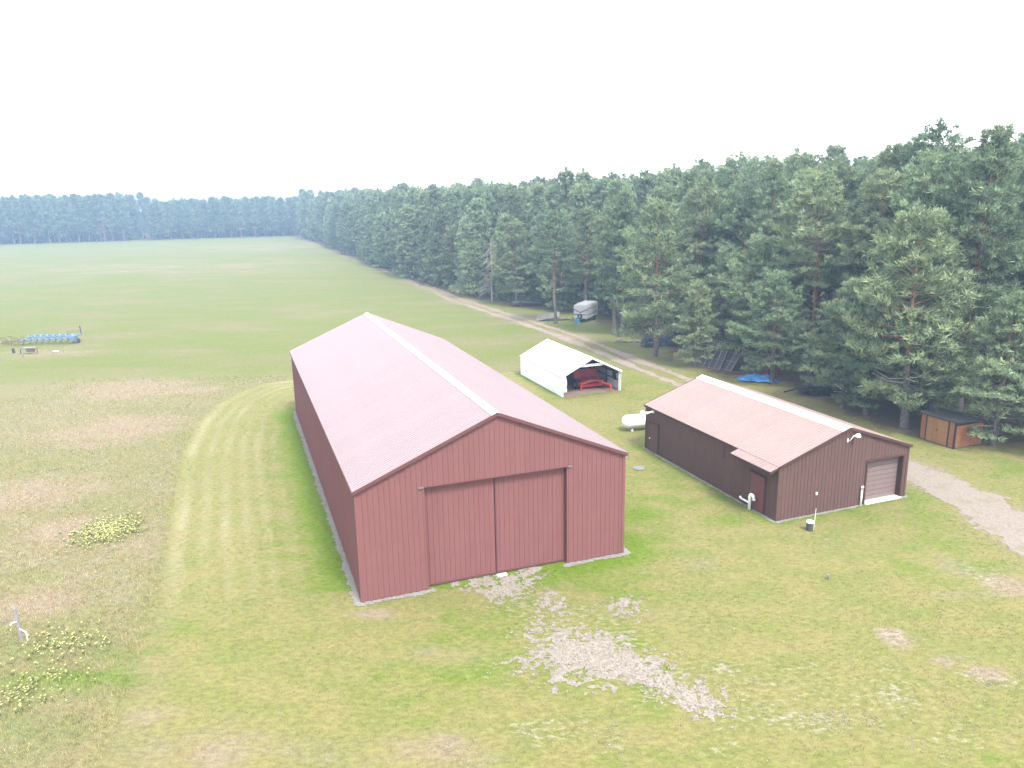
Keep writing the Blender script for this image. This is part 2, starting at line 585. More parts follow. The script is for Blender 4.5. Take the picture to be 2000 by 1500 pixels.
def rect_dist(B, x, y):
    u, v = local(B, x, y)
    du = np.maximum(np.maximum(-u, u - B[3]), 0)
    dv = np.maximum(np.maximum(-v, v - B[4]), 0)
    ins = (u > 0) & (u < B[3]) & (v > 0) & (v < B[4])
    return np.where(ins, -1.0, np.hypot(du, dv))


ARC = [(-10.5, 12), (-12.2, 19), (-13.6, 24), (-14.69, 28.19), (-15.63, 30.78), (-17.23, 34.98), (-18.64, 38.86), (-20.35, 43.59), (-22.32, 49.5), (-23.88, 55.63),
       (-24.76, 61.62), (-24.08, 65.91), (-22.8, 69.1), (-20.32, 70.4), (-14, 70.2), (-6, 69.5), (0, 72), (6, 72)]
TRACK = [(24.9, 18), (25.0, 28), (24.9, 33.5), (24.8, 38), (24.2, 41.5), (22.8, 46), (20.5, 52), (18, 58.5), (15.3, 66.5), (12.4, 74.5), (9.9, 82), (7, 90.5), (4.2, 97),
         (1.5, 103.5), (-1.5, 110), (-4.5, 117), (-9, 127), (-15, 144.5), (-22.5, 166), (-32, 193), (-45.5, 230), (-63, 276), (-90, 347)]
EDGE = [(60, 30), (44, 38), (31.5, 47.5), (27.4, 51.3), (25.0, 57.5), (22.8, 66), (18.5, 72.5), (16.0, 79), (14.6, 90), (12.5, 96), (13.5, 105), (8.5, 112), (2.5, 114), (-0.6, 118.5), (-6, 132),
        (-11, 137), (-20.9, 161), (-28.7, 177), (-42.9, 221), (-61.2, 270), (-90, 347.5)]
FOREST = EDGE + [(-108, 388), (-100, 450), (120, 450), (160, 300), (140, 60), (100, 30)]
FARLINE = [(-330, 318), (-230, 352), (-178, 368.5), (-108, 388)]
GRAVEL = [(0.1, 25.33), (0.61, 26.17), (1.81, 26.56), (3.37, 26.36), (4.15, 25.03), (5.34, 24.35), (6.04, 23.42), (6.97, 22.27), (6.8, 21.36), (5.55, 21.32), (4.71, 22.07),
          (3.83, 22.91), (2.46, 23.24), (1.21, 22.99), (0.36, 23.89)]
GDOOR = [(-2.4, 30.65), (-1.0, 30.95), (0.9, 31.75), (1.1, 30.7), (0.4, 30.0), (0.05, 29.2), (-0.2, 28.75), (-0.7, 28.75), (-0.95, 29.4), (-1.6, 29.8)]
GBLOB = [(0.89, 28.7), (1.3, 29.3), (1.7, 29.2), (1.6, 28.0), (0.97, 27.75)]
GBLOB2 = [(3.9, 28.0), (4.6, 28.3), (4.9, 28.0), (4.2, 27.6)]


def ell(x, y, lst):
    t = np.zeros(np.shape(x))
    for cx, cy, rx, ry, s in lst:
        d = ((x - cx) / rx) ** 2 + ((y - cy) / ry) ** 2
        t = np.maximum(t, s * np.exp(-d * 0.9))
    return t


DRY = [(-29, 54.6, 5, 6, .75), (-34, 67.6, 6, 4, .85), (-28.5, 66.8, 2.8, 1.6, .9), (-33, 52.4, 6, 6, .5), (-28.4, 42.3, 5, 4, .75), (-23, 36.8, 2.2, 1.8, .9), (-20.9, 31.5, 2, 2, .5),
       (-20.4, 29.2, 2, 1.2, .9), (-11.9, 21.8, 1.5, .8, .5), (-2.8, 24.9, 2.6, .8, .6), (-2.5, 19.9, 2, 1, .75), (-9.6, 20, 3, 1.4, .55), (-5.6, 27.9, 1.2, .4, .9), (7.8, 31.8, 2, .7, .4), (5.6, 27.5, 3, .5, .4),
       (-55, 86, 5, 3, .5), (-97, 205, 60, 26, .35), (-60, 300, 80, 40, .45), (14.1, 25.5, .5, .8, 1.0), (15.2, 23.9, .8, .5, .6), (19.5, 31, .8, 1.0, .9), (20.8, 29.3, 1, 1, 1.0), (16.3, 23.4, .8, .5, .9),
       (17.2, 28.5, 2, .5, .5), (-25.5, 60, 1.2, 8, .35), (-20, 39, 2, 5, .3), (13.5, 100, 3, 4, .7), (9.5, 97, 2, 2.0, .6), (24, 57, 3, 5, .5), (0, 66, 6, 2, .35), (6, 58, 3, 2, .3)]
LUSH = [(-14.7, 52.5, 3, 4, .45), (-13.6, 46, 3.5, 5, .4), (-9.7, 37.1, 2.2, 4, .5), (-13, 39, 2, 2, .35), (-8, 31.4, 1.6, 3, .5), (-21.6, 31.5, 1.6, 1.2, .5), (-15.5, 23.8, 2.2, 1.2, .55),
        (-17.4, 24.2, 1.6, 1.2, .5), (6.5, 38, 1.8, 3, .7), (9, 41, 3, 4, .45), (10.8, 36.8, 3, 2.5, .4), (3.3, 31.5, 1.5, .8, .6), (-24, 53, 1, 1.4, .4), (9.1, 54.8, 5, 3, .3),
        (-20.5, 37, 1.2, 1.6, .5), (26, 49.5, 3, 2, .5), (6, 112, 5, 2, .6), (-34, 58, 1.5, 1, .4)]
BARE = [(8.4, 22.5, 3.0, 1.2, .42), (9.6, 21.2, 3, 1.2, .44), (11.6, 23.4, 2.5, 1.5, .30), (12.5, 22.1, 2.5, 1.2, .42), (6.1, 20.3, 2, .8, .3), (13.1, 20.1, 2, .8, .36), (1.4, 20.9, 2.5, 1, .36), (2.9, 20.2, 2, 1, .33),
        (16.3, 23.2, 1.5, 1, .4), (20.4, 29.6, 1.5, 1.4, .45), (14.1, 25.5, .6, .9, .6), (2.5, 26, 4.5, 2.6, .38), (6.5, 22.8, 3.5, 1.6, .38), (0.5, 27.6, 1.6, 1.6, .36), (0.3, 30.0, 2, .9, .35), (7, 24.5, 4, 1.5, .26),
        (-2.3, 19.6, 1.6, .8, .2)]


def height(x, y):
    h = (fbm(x, y, 0.045, 3) - 0.5) * 0.5 * sstep(6, 30, np.minimum(np.minimum(rect_dist(BARN, x, y), rect_dist(SHOP, x, y)), rect_dist(SHED, x, y)))
    d, _ = seg_dist(x, y, TRACK)
    h = h * sstep(1.5, 7, d)
    h = h + 0.34 * np.exp(-((x + 15.9) / 1.5) ** 2 - ((y - 23.4) / 0.7) ** 2) + 0.2 * np.exp(-((x + 13.7) / 1.2) ** 2 - ((y - 22.6) / 0.6) ** 2)
    return h


def zones(x, y):
    dt, _ = seg_dist(x, y, TRACK)
    da, side = seg_dist(x, y, ARC)
    sd_ = da * side + (fbm(x, y, 0.5, 3) - 0.5) * 0.9
    ww = np.interp(y, [20, 30, 40], [2.2, 1.4, .4])
    lawn = sstep(-ww, ww, sd_ + np.interp(y, [20, 32], [(0.8), 0]) * (fbm(x, y, .45, 4) - .5) * 6)
    rb = rect_dist(BARN, x, y); rs = rect_dist(SHOP, x, y); rw = rect_dist(SHED, x, y)
    dry = ell(x, y, DRY)
    dry = np.maximum(dry, 0.3 * sstep(-26, -20, -np.abs(x + 32)) * sstep(24, 34, y) * (1 - sstep(66, 76, y)) * (1 - lawn))
    dry = np.maximum(dry, 0.62 * np.exp(-(dt / 2.3) ** 2) * sstep(64, 100, y))
    dry = np.maximum(dry, 0.5 * np.exp(-((dt - 1.2) / 1.2) ** 2) * (1 - sstep(60, 75, y)))
    lush = ell(x, y, LUSH)
    lush = np.maximum(lush, .45 * sstep(.5, .75, fbm(x + 40, y, .16, 4)) * lawn)
    lush = np.maximum(lush, 0.8 * np.exp(-(rb / 1.3) ** 2) * (y > 30) + 0.45 * np.exp(-(rb / 4.2) ** 2) * (y > 30))
    lush = np.maximum(lush, 0.75 * np.exp(-(rs / 0.9) ** 2))
    lush = np.maximum(lush, 0.7 * np.exp(-(rw / 0.9) ** 2))
    bare = ell(x, y, BARE) * 1.3
    df, s2 = seg_dist(x, y, EDGE)
    inf = in_poly(x, y, FOREST)
    df = np.where(inf, df, -df)
    litter = sstep(-3.5, 2.5, df + (fbm(x, y, 0.25, 3) - 0.5) * 5) * 0.95
    dff, sf = seg_dist(x, y, FARLINE)
    litter = np.maximum(litter, ((sf < 0) & (y > 250) & (x < -80)) * 0.9)
    # mowing stripes follow the edge of the lawn
    dw = da + (fbm(x, y, .3, 3) - .5) * .35
    st = np.zeros(np.shape(x))
    for c_, wd_, am_ in ((.55, .34, .8), (1.75, .30, .55), (2.75, .26, .75), (3.8, .3, .45), (4.75, .24, .6), (5.8, .26, .4), (6.9, .24, .45), (8.0, .25, .3)):
        st = np.maximum(st, am_ * np.exp(-((dw - c_) / wd_) ** 2))
    st = st * (side > 0) * sstep(25, 38, y) * np.exp(-np.maximum(da - 6, 0) / 4.0) * (x < 2)
    st = st * (.45 + .9 * sstep(.3, .7, fbm(x, y * .45, .35, 3)))
    field = sstep(64, 78, y + (fbm(x, y, 0.12, 3) - 0.5) * 8 - np.where(x < -24, 0, 3)) * (1 - lawn * (y < 71))
    field = np.where(x > 5, sstep(70, 95, y), field)
    a = np.stack([dry, np.clip(lush, 0, 1), bare, litter], -1)
    b = np.stack([lawn, st, field, np.ones_like(st)], -1)
    return a, b


def graded(lo, a, b, hi, step, ratio=1.12):
    mid = list(np.arange(a, b + 1e-6, step))
    L, s, p = [], step, a
    while p > lo:
        s *= ratio; p -= s; L.append(p)
    Rr, s, p = [], step, b
    while p < hi:
        s *= ratio; p += s; Rr.append(p)
    return np.array(L[::-1] + mid + Rr)


gx, gy = graded(-1500, -42, 36, 1500, 0.28, 1.1), graded(-400, 16, 86, 2600, 0.28, 1.035)
X, Y = np.meshgrid(gx, gy)
Z = height(X, Y)
nx, ny = len(gx), len(gy)
idx = np.arange(nx * ny).reshape(ny, nx)
F = np.stack([idx[:-1, :-1], idx[:-1, 1:], idx[1:, 1:], idx[1:, :-1]], -1).reshape(-1, 4)
me = npmesh('meadow', np.stack([X, Y, Z], -1).reshape(-1, 3), F, m_ground, True)
za, zb = zones(X.ravel(), Y.ravel())
attr(me, 'zone_a', za)
attr(me, 'zone_b', zb)
tag(link('meadow', me), kind='structure')


def patch(name, x0, x1, y0, y1, step, keep, m, z=0.012):
    """a ragged sheet on the ground: the cells for which keep(x, y) > 0"""
    ax, ay = np.arange(x0, x1, step), np.arange(y0, y1, step)
    PX, PY = np.meshgrid(ax, ay)
    jx = PX + (np.random.default_rng(1).random(PX.shape) - .5) * step * .6
    jy = PY + (np.random.default_rng(2).random(PX.shape) - .5) * step * .6
    cx, cy = PX[:-1, :-1] + step / 2, PY[:-1, :-1] + step / 2
    k = keep(cx, cy) > 0
    id_ = np.arange(PX.size).reshape(PX.shape)
    f = np.stack([id_[:-1, :-1], id_[:-1, 1:], id_[1:, 1:], id_[1:, :-1]], -1)[k]
    used, inv = np.unique(f.ravel(), return_inverse=True)
    v = np.stack([jx, jy, height(jx, jy) + z], -1).reshape(-1, 3)[used]
    me = npmesh(name, v, inv.reshape(-1, 4), m, True)
    return link(name, me)


def k_drive(x, y):
    d, s = seg_dist(x, y, TRACK[:9])
    n = fbm(x, y, 0.8, 5) - 0.5
    n2 = fbm(x, y, 3.1, 3) - 0.5
    half = np.interp(y, [18, 40, 50, 58, 66], [1.75, 1.5, 1.3, 1.15, 1.1])
    return half - d + n * 1.9 + n2 * 1.1


def k_track(x, y):
    d, s = seg_dist(x, y, TRACK)
    n = fbm(x, y, 0.35, 5) - 0.5
    n2 = fbm(x, y, 1.7, 3) - 0.5
    half = np.interp(y, [57, 62, 80, 112, 135, 200], [0.2, 0.55, 0.5, 0.4, 0.12, -0.05])
    return half - np.abs(d - 0.95) + n * 0.95 + n2 * 0.4


tag(patch('gravel_driveway', 12, 30, 18, 63, 0.13, k_drive, m_drive), kind='structure')
tag(patch('dirt_track', -34, 20, 57, 200, 0.2, k_track, m_track, 0.016), kind='structure')


def k_gravel(x, y):
    t = np.full(np.shape(x), -9.0)
    for P in (GRAVEL, GDOOR, GBLOB, GBLOB2):
        d, _ = seg_dist(x, y, P + [P[0]])
        t = np.maximum(t, np.where(in_poly(x, y, P), d, -d))
    return t + (fbm(x, y, 1.1, 3) - 0.5) * 1.3 + (fbm(x, y, 5.5, 3) - 0.5) * 3.0 - 0.16


tag(patch('gravel_patch', -4, 10, 18.5, 32.0, 0.06, lambda x, y: np.where(local(BARN, x, y)[1] < (0.3), k_gravel(x, y), -1), m_gravel), kind='structure')


def k_strip(x, y):
    n = (fbm(x, y, 2.3, 4) - 0.5) * 0.3
    rb = rect_dist(BARN, x, y)
    u, v = local(BARN, x, y)
    t = np.where((rb > -0.5), 0.3 - rb + n, -1)
    t = np.where((v < 0) & (u > 3.1) & (u < 9.1), -1, t)
    return t


def k_strip2(x, y):
    n = (fbm(x, y, 2.3, 4) - 0.5) * 0.25
    rs = rect_dist(SHOP, x, y)
    return np.where(rs > -0.5, 0.2 - rs + n, -1)


tag(patch('gravel_strip', -18.5, 7, 27.5, 64, 0.1, k_strip, m_stripg, 0.02), kind='structure')
tag(patch('gravel_strip', 8, 23, 35, 53, 0.1, k_strip2, m_stripg, 0.02), kind='structure')


def k_floor(x, y):
    u, v = local(SHED, x, y)
    n = (fbm(x, y, 0.9, 4) - 0.5) * 1.0
    return np.minimum(np.minimum(u - 0.02, SHED[3] - 0.02 - u), np.minimum(v + 0.15 + n, SHED[4] - v))


tag(patch('dirt_floor', 0, 11, 61, 73, 0.13, k_floor, m_dirt, 0.02), kind='structure')

# loose stones on the pale gravel
N = 22000
sx_, sy_ = rng.uniform(-4, 18, N * 12), rng.uniform(18.2, 31.6, N * 12)
kk = k_gravel(sx_, sy_)
spk = sstep(.52, .72, fbm(sx_, sy_, 1.6, 4)) * sstep(.4, .62, fbm(sx_ * .6, sy_ * 1.5, .5, 3)) * np.clip(ell(sx_, sy_, BARE) * 2.2, 0, 1)
ok = (rng.random(N * 12) < np.where(kk > 0, .45, np.where(kk > -.9, .10 * np.exp(kk * 2.5), 0) + spk * .22)) & (local(BARN, sx_, sy_)[1] < 0.2)
sx_, sy_ = sx_[ok][:N], sy_[ok][:N]
oc = np.array([(1, 0, 0), (0, 1, 0), (-1, 0, 0), (0, -1, 0), (0, 0, .8), (0, 0, -.5)])
of = np.array([(0, 1, 4), (1, 2, 4), (2, 3, 4), (3, 0, 4), (1, 0, 5), (2, 1, 5), (3, 2, 5), (0, 3, 5)])
ss = 0.009 + 0.03 * rng.random(len(sx_)) ** 2.2
an = rng.uniform(0, 6.28, len(sx_))
ca, sa = np.cos(an)[:, None], np.sin(an)[:, None]
vx = (oc[:, 0] * ca - oc[:, 1] * sa * .7) * ss[:, None] + sx_[:, None]
vy = (oc[:, 0] * sa + oc[:, 1] * ca * .7) * ss[:, None] + sy_[:, None]
vz = oc[:, 2] * ss[:, None] + (height(sx_, sy_) + 0.02)[:, None]
me = npmesh('gravel', np.stack([vx, vy, vz], -1).reshape(-1, 3), (of[None] + (np.arange(len(sx_)) * 6)[:, None, None]).reshape(-1, 3),
            gravel_mat('loose_pale_stone', (0.15, 0.128, 0.108), (0.33, 0.292, 0.258), (0.23, 0.202, 0.175), 11))
tag(link('gravel', me), kind='stuff')

# ------------------------------------------------------------------ steel-clad buildings
PW = 0.9144


def rib_panel(x0, x1, bot, top, origin, d=0.019, breaks=(), rib=0.2286):
    xs = [(x0, 0.0), (x1, 0.0)]
    k = math.ceil((x0 - 0.03) / rib)
    while k * rib < x1:
        c = k * rib + 0.05
        for dx, dd in ((-.026, 0), (-.013, d), (.013, d), (.026, 0)):
            if x0 < c + dx < x1: xs.append((c + dx, dd))
        k += 1
    xs += [(b, 0.0) for b in breaks if x0 < b < x1]
    xs = sorted(set(xs))
    mb = MB()
    for x, dd in xs:
        mb.v.append((x - origin, -dd, bot(x)))
        mb.v.append((x - origin, -dd, top(x)))
    for i in range(len(xs) - 1):
        mb.f.append((2 * i, 2 * i + 2, 2 * i + 3, 2 * i + 1))
    return mb


def roof_panel_mesh(name, S, m, width=PW, d=0.03):
    mb = rib_panel(0, width, lambda x: 0, lambda x: S, 0, d)
    mb.v = [(x, z, -y) for x, y, z in mb.v]
    return mb.mesh(name, m)


def place(name, me, parent, mtx):
    o = link(name, me, parent)
    o.matrix_local = mtx
    return o


def frame(x, y, z, loc):
    m = Matrix((x, y, z)).transposed().to_4x4()
    m.translation = loc
    return m


def clad_building(B, root, mw, mr, mt, front_open, roof_over=(0.12, 0.12), eave=0.1, side_skip=(), left_skip=()):
    x0, y0, a, W, L, he, hr = B
    slope = (hr - he) / (W / 2)
    th = math.atan(slope)
    top = lambda u: he + slope * (W / 2 - abs(u - W / 2)) - 0.05
    # wall core (five-sided prism) with the front opening left clear
    o0, o1, oz = front_open
    mb = MB()
    i = 0.035
    fr = 0.6
    vs = [(i, fr, 0), (W - i, fr, 0), (W - i, fr, top(W) - .02), (W / 2, fr, top(W / 2) - .05), (i, fr, top(0) - .02)]
    vs += [(x, L - i, z) for x, y, z in vs]
    mb.add(vs, [(0, 1, 2, 3, 4), (9, 8, 7, 6, 5), (0, 5, 6, 1), (1, 6, 7, 2), (2, 7, 8, 3), (3, 8, 9, 4), (4, 9, 5, 0)])
    for a0, a1 in ((i, o0 - .01), (o1 + .01, W - i)):
        mb.add([(a0, .04, 0), (a1, .04, 0), (a1, .04, top(a1) - .05), (a0, .04, top(a0) - .05), (a0, fr, 0), (a1, fr, 0), (a1, fr, top(a1) - .05), (a0, fr, top(a0) - .05)],
               [(0, 1, 2, 3), (1, 5, 6, 2), (4, 0, 3, 7), (3, 2, 6, 7), (0, 4, 5, 1)])
    mb.add([(o0, .04, oz), (o1, .04, oz), (o1, .04, top(o1) - .05), (W / 2, .04, top(W / 2) - .05), (o0, .04, top(o0) - .05), (o0, fr, oz), (o1, fr, oz)],
           [(0, 1, 2, 3, 4), (0, 5, 6, 1)])
    wall = mb.build('wall', m_inner, root)
    # front cladding, panel by panel, cut around the opening
    k = 0
    nf = math.ceil(W / PW)
    for k in range(nf):
        p0, p1 = k * PW, min((k + 1) * PW, W)
        cuts = sorted({p0, p1, *[c for c in (o0, o1) if p0 < c < p1]})
        for c0, c1 in zip(cuts[:-1], cuts[1:]):
            if c1 - c0 < 0.02: continue
            mid = (c0 + c1) / 2
            b = oz if o0 < mid < o1 else 0.03
            me = rib_panel(c0 + .001, c1 - .001, lambda x: b, top, c0, breaks=(W / 2,)).mesh('wall_panel', mw)
            place('wall_panel', me, wall, Matrix.Translation((c0, 0, 0)))
    # back
    for k in range(nf):
        p0, p1 = k * PW, min((k + 1) * PW, W)
        me = rib_panel(p0, p1, lambda x: .03, lambda x: top(W - x), 0, breaks=(W / 2,)).mesh('wall_panel', mw)
        place('wall_panel', me, wall, Matrix.Translation((W, L, 0)) @ Matrix.Rotation(math.pi, 4, 'Z'))
    # sides: one shared sheet copied down each wall
    side = rib_panel(0, PW, lambda x: .03, lambda x: he - .05, 0).mesh('wall_panel', mw)
    ns = int(L / PW)
    rest = L - ns * PW
    last = rib_panel(0, rest, lambda x: .03, lambda x: he - .05, 0).mesh('wall_panel', mw)
    for k in range(ns):
        place('wall_panel', side, wall, Matrix.Translation((0, (k + 1) * PW, 0)) @ Matrix.Rotation(R(-90), 4, 'Z'))
        place('wall_panel', side, wall, Matrix.Translation((W, k * PW, 0)) @ Matrix.Rotation(R(90), 4, 'Z'))
    place('wall_panel', last, wall, Matrix.Translation((0, L, 0)) @ Matrix.Rotation(R(-90), 4, 'Z'))
    place('wall_panel', last, wall, Matrix.Translation((W, ns * PW, 0)) @ Matrix.Rotation(R(90), 4, 'Z'))
    # roof: a thin deck with the steel sheets on it
    f0, f1 = -roof_over[0], L + roof_over[1]
    S = (W / 2 + eave) / math.cos(th)
    mb = MB()
    e = eave
    t = 0.06
    ze = he - slope * e
    vs = [(-e, ze), (W / 2, hr), (W + e, ze), (W + e, ze - t), (W / 2, hr - t), (-e, ze - t)]
    vv = [(x, f0 + .004, z - .012) for x, z in vs] + [(x, f1 - .004, z - .012) for x, z in vs]
    mb.add(vv, [(0, 1, 4, 5), (1, 2, 3, 4), (11, 10, 7, 6), (10, 9, 8, 7), (0, 6, 7, 1), (1, 7, 8, 2), (2, 8, 9, 3), (3, 9, 10, 4), (4, 10, 11, 5), (5, 11, 6, 0)])
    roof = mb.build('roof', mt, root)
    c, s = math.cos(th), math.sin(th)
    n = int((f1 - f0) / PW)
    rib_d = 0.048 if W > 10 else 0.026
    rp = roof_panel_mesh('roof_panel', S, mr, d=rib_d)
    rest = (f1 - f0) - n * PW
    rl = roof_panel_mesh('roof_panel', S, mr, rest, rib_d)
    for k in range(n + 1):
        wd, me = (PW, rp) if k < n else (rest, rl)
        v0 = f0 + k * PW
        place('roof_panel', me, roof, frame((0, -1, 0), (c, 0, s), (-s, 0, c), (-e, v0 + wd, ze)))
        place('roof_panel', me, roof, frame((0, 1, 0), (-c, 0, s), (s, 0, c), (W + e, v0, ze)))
    # rake trims on both gables and eave trims
    for y, yy in ((f0 - .03, f0), (f1, f1 + .03)):
        for sx in (0, 1):
            mb = MB()
            xa, xb = (-e, W / 2) if sx == 0 else (W + e, W / 2)
            mb.add([(xa, y, ze - .12), (xb, y, hr - .12), (xb, y, hr + .03), (xa, y, ze + .03), (xa, yy, ze - .12), (xb, yy, hr - .12), (xb, yy, hr + .03), (xa, yy, ze + .03)],
                   [(0, 1, 2, 3), (7, 6, 5, 4), (3, 2, 6, 7), (0, 4, 5, 1), (0, 3, 7, 4), (1, 5, 6, 2)])
            mb.build('rake_trim', mt, root)
            if y < 0:
                mb = MB()
                yo = -.032
                mb.add([(xa, yo - .02, ze - .155), (xb, yo - .02, hr - .155), (xb, yo - .02, hr - .128), (xa, yo - .02, ze - .128), (xa, yo, ze - .155), (xb, yo, hr - .155), (xb, yo, hr - .128), (xa, yo, ze - .128)],
                       [(0, 1, 2, 3), (3, 2, 6, 7), (0, 4, 5, 1), (0, 3, 7, 4), (1, 5, 6, 2)])
                mb.build('soffit_trim', mw, root)
    for x in (-e - .02, W + e):
        MB().box(x, x + .02, f0, f1, ze - .12, ze + .012).build('eave_trim', mt, root)
    for x, y in ((-.03, -.03), (W - .1, -.03), (-.03, L - .1), (W - .1, L - .1)):
        MB().box(x, x + .13, y, y + .13, 0.02, he - .1).build('corner_trim', mw, root)
    return slope, th, top, ze


def ridge_cap(root, B, wl, wr, f0, f1, m, n=1, lip=None):
    x0, y0, a, W, L, he, hr = B
    slope = (hr - he) / (W / 2)
    step = (f1 - f0) / n
    for k in range(n):
        mb = MB()
        prof = [(W / 2 - wl, hr - slope * wl + .03), (W / 2, hr + .06), (W / 2 + wr, hr - slope * wr + .03), (W / 2 + wr, hr - slope * wr + .0), (W / 2, hr + .02), (W / 2 - wl, hr - slope * wl + .0)]
        ya, yb = f0 + k * step + .002, f0 + (k + 1) * step - .002
        mb.add([(x, ya, z) for x, z in prof] + [(x, yb, z) for x, z in prof],
               [(0, 5, 4, 1), (1, 4, 3, 2), (6, 7, 10, 11), (7, 8, 9, 10), (0, 1, 7, 6), (1, 2, 8, 7), (2, 3, 9, 8), (3, 4, 10, 9), (4, 5, 11, 10), (5, 0, 6, 11)])
        mb.build('ridge_cap', m, root)
    if lip:
        MB().beam((W / 2 - wl - .02, f0, hr - slope * wl + .0), (W / 2 - wl - .02, f1, hr - slope * wl + .0), .03, .03).build('ridge_flashing', lip, root)


# --- the big red barn
barn = thing('pole_barn', 'large red steel pole barn with pink ridged roof and two sliding front doors', 'barn', (BARN[0], BARN[1], 0), BARN[2])
clad_building(BARN, barn, m_barn, m_barnroof, m_barntrim, (2.86, 9.32, 4.67))
ridge_cap(barn, BARN, 0.24, 0.13, -.13, BARN[4] + .13, m_ridge, 10, m_grey)
for u0, u1 in ((2.88, 5.985), (6.005, 9.30)):
    d = MB().box(u0, u1, .27, .32, .09, 4.66).build('sliding_door', m_inner, barn)
    k = u0
    while k < u1 - .01:
        e_ = min(k + PW, u1)
        me = rib_panel(k + .001, e_ - .001, lambda x: .06, lambda x: 4.65, k).mesh('door_panel', m_barn)
        place('door_panel', me, d, Matrix.Translation((k, .265, 0)))
        k = e_
    MB().box(u0, u1, .225, .262, .05, .13).build('bottom_rail', m_barntrim, d)
    MB().box(u0, u0 + .06, .222, .262, .14, 4.6).build('door_stile', m_barntrim, d)
MB().box(2.80, 2.862, .004, .4, 0, 4.66).build('door_jamb', m_barn, barn)
MB().box(9.318, 9.38, .004, .4, 0, 4.66).build('door_jamb', m_barn, barn)
MB().box(2.8, 9.38, -.033, -.027, 4.655, 4.685).build('door_header_trim', m_barntrim, barn)
for x in (2.62, 9.34):
    MB().box(x, x + .2, -.08, -.028, 4.66, 4.71).build('track_cover', m_grey, barn)
b = MB().box(-.24, .24, -.12, .12, 0, .06).build('concrete_block', m_conc, None, bevel=.015)
b.location = (-.6, 30.95, 0.01); b.rotation_euler = (0, 0, R(22))
tag(b, 'short pale concrete block where the two barn doors meet', 'block')

# --- the brown shop
shop = thing('workshop', 'brown steel workshop with pink ridged roof, overhead door and white vent pipes', 'workshop', (SHOP[0], SHOP[1], 0), SHOP[2])
slope, th, top, ze = clad_building(SHOP, shop, m_shop, m_shoproof, m_shoptrim, (5.75, 8.2, 2.4), roof_over=(.1, .1))
ridge_cap(shop, SHOP, 0.46, 0.16, -.1, SHOP[4] + .1, m_ridge, 7)
# lower roof extension over the side door
PORCH = MB()
pe = 0.62
PORCH.add([(-pe, -.1, 2.995 - slope * pe - .02), (-.1, -.1, 2.995 - slope * .1 - .02), (-.1, 3.15, 2.995 - slope * .1 - .02), (-pe, 3.15, 2.995 - slope * pe - .02),
           (-pe, -.1, 2.995 - slope * pe - .15), (-.03, -.1, 2.85), (-.03, 3.15, 2.85), (-pe, 3.15, 2.995 - slope * pe - .15)],
          [(0, 1, 2, 3), (7, 6, 5, 4), (0, 4, 5, 1), (1, 5, 6, 2), (2, 6, 7, 3), (3, 7, 4, 0)])
po = PORCH.build('porch_roof', m_shoptrim, shop)
c, s = math.cos(th), math.sin(th)
pm = roof_panel_mesh('roof_panel', (pe - .08) / c, m_shoproof, 3.25 / 4, 0.026)
for k in range(4):
    place('roof_panel', pm, po, frame((0, -1, 0), (c, 0, s), (-s, 0, c), (-pe - .01, -.1 + (k + 1) * 3.25 / 4, 2.995 - slope * (pe + .01) + .002)))
# overhead door in its recess
od = MB().box(5.76, 8.19, .30, .36, .04, 2.5).build('overhead_door', m_inner, shop)
hgt = 2.42 / 9
pm = MB().box(0, 2.42, -.035, .0, 0.012, hgt - .012).mesh('door_panel', m_overhead)
for k in range(9):
    place('door_panel', pm, od, Matrix.Translation((5.765, .30, .05 + k * hgt)))
MB().box(5.66, 5.75, -.05, .34, 0, 2.45).build('door_jamb', m_shoptrim, shop)
MB().box(8.2, 8.29, -.05, .34, 0, 2.45).build('door_jamb', m_shoptrim, shop)
MB().box(5.66, 8.29, -.06, .0, 2.40, 2.48).build('door_header_trim', m_shoptrim, shop)
MB().box(5.72, 8.24, -.16, .3, 0, .075).build('threshold', m_conc, shop)
# side doors
for v0, v1, z0, z1, mm in ((0.95, 2.06, .08, 2.0, m_shopdoor), (11.35, 12.35, .05, 1.95, m_shop)):
    sdoor = MB().box(-.075, -.03, v0, v1, z0, z1).build('side_door', mm, shop)
    MB().box(-.082, -.03, v0 - .07, v0, z0, z1 + .05).build('door_frame', m_shoptrim, sdoor)
    MB().box(-.082, -.03, v1, v1 + .07, z0, z1 + .05).build('door_frame', m_shoptrim, sdoor)
    MB().box(-.14, -.03, v0 - .1, v1 + .1, z1 + .05, z1 + .1).build('drip_cap', m_shoptrim, sdoor)
    MB().tube([(-.076, v1 - .1, z0 + .85), (-.13, v1 - .1, z0 + .85), (-.15, v1 - .16, z0 + .85)], .025, 6).build('handle', m_pvc if v0 > 5 else m_grey, sdoor)
# white vents and pipes
arc = [(-.24, 1.82, .0), (-.24, 1.82, .72)] + [(-.24, 1.82 - .16 * (1 - math.cos(t)), .72 + .16 * math.sin(t)) for t in (.5, 1.0, 1.57, 2.1, 2.7, 3.14)] + [(-.24, 1.50, .62)]
pp = MB().tube(arc, .085, 12).build('vent_pipe', m_pvc, shop, True)
MB().tube([(-.2, 1.9, .34), (-.2, 2.62, .34)], .05, 10).build('side_pipe', m_pvc, pp, True)
MB().tube([(-.2, 2.6, .34), (-.2, 2.68, .42)], .062, 10).build('pipe_elbow', m_pvc, pp, True)
fp = MB().tube([(5.44, -.10, 0), (5.44, -.10, .98)], .05, 10).build('front_pipe', m_pvc, shop, True)
MB().tube([(5.44, -.10, .93), (5.44, -.10, 1.06), (5.47, -.16, 1.07)], .072, 10).build('pipe_cap', m_pvc, fp, True)
hv = MB().tube([(-.02, 12.0, 2.74), (-.45, 12.0, 2.70)], .055, 10).build('exhaust_pipe', m_pvc, shop, True)
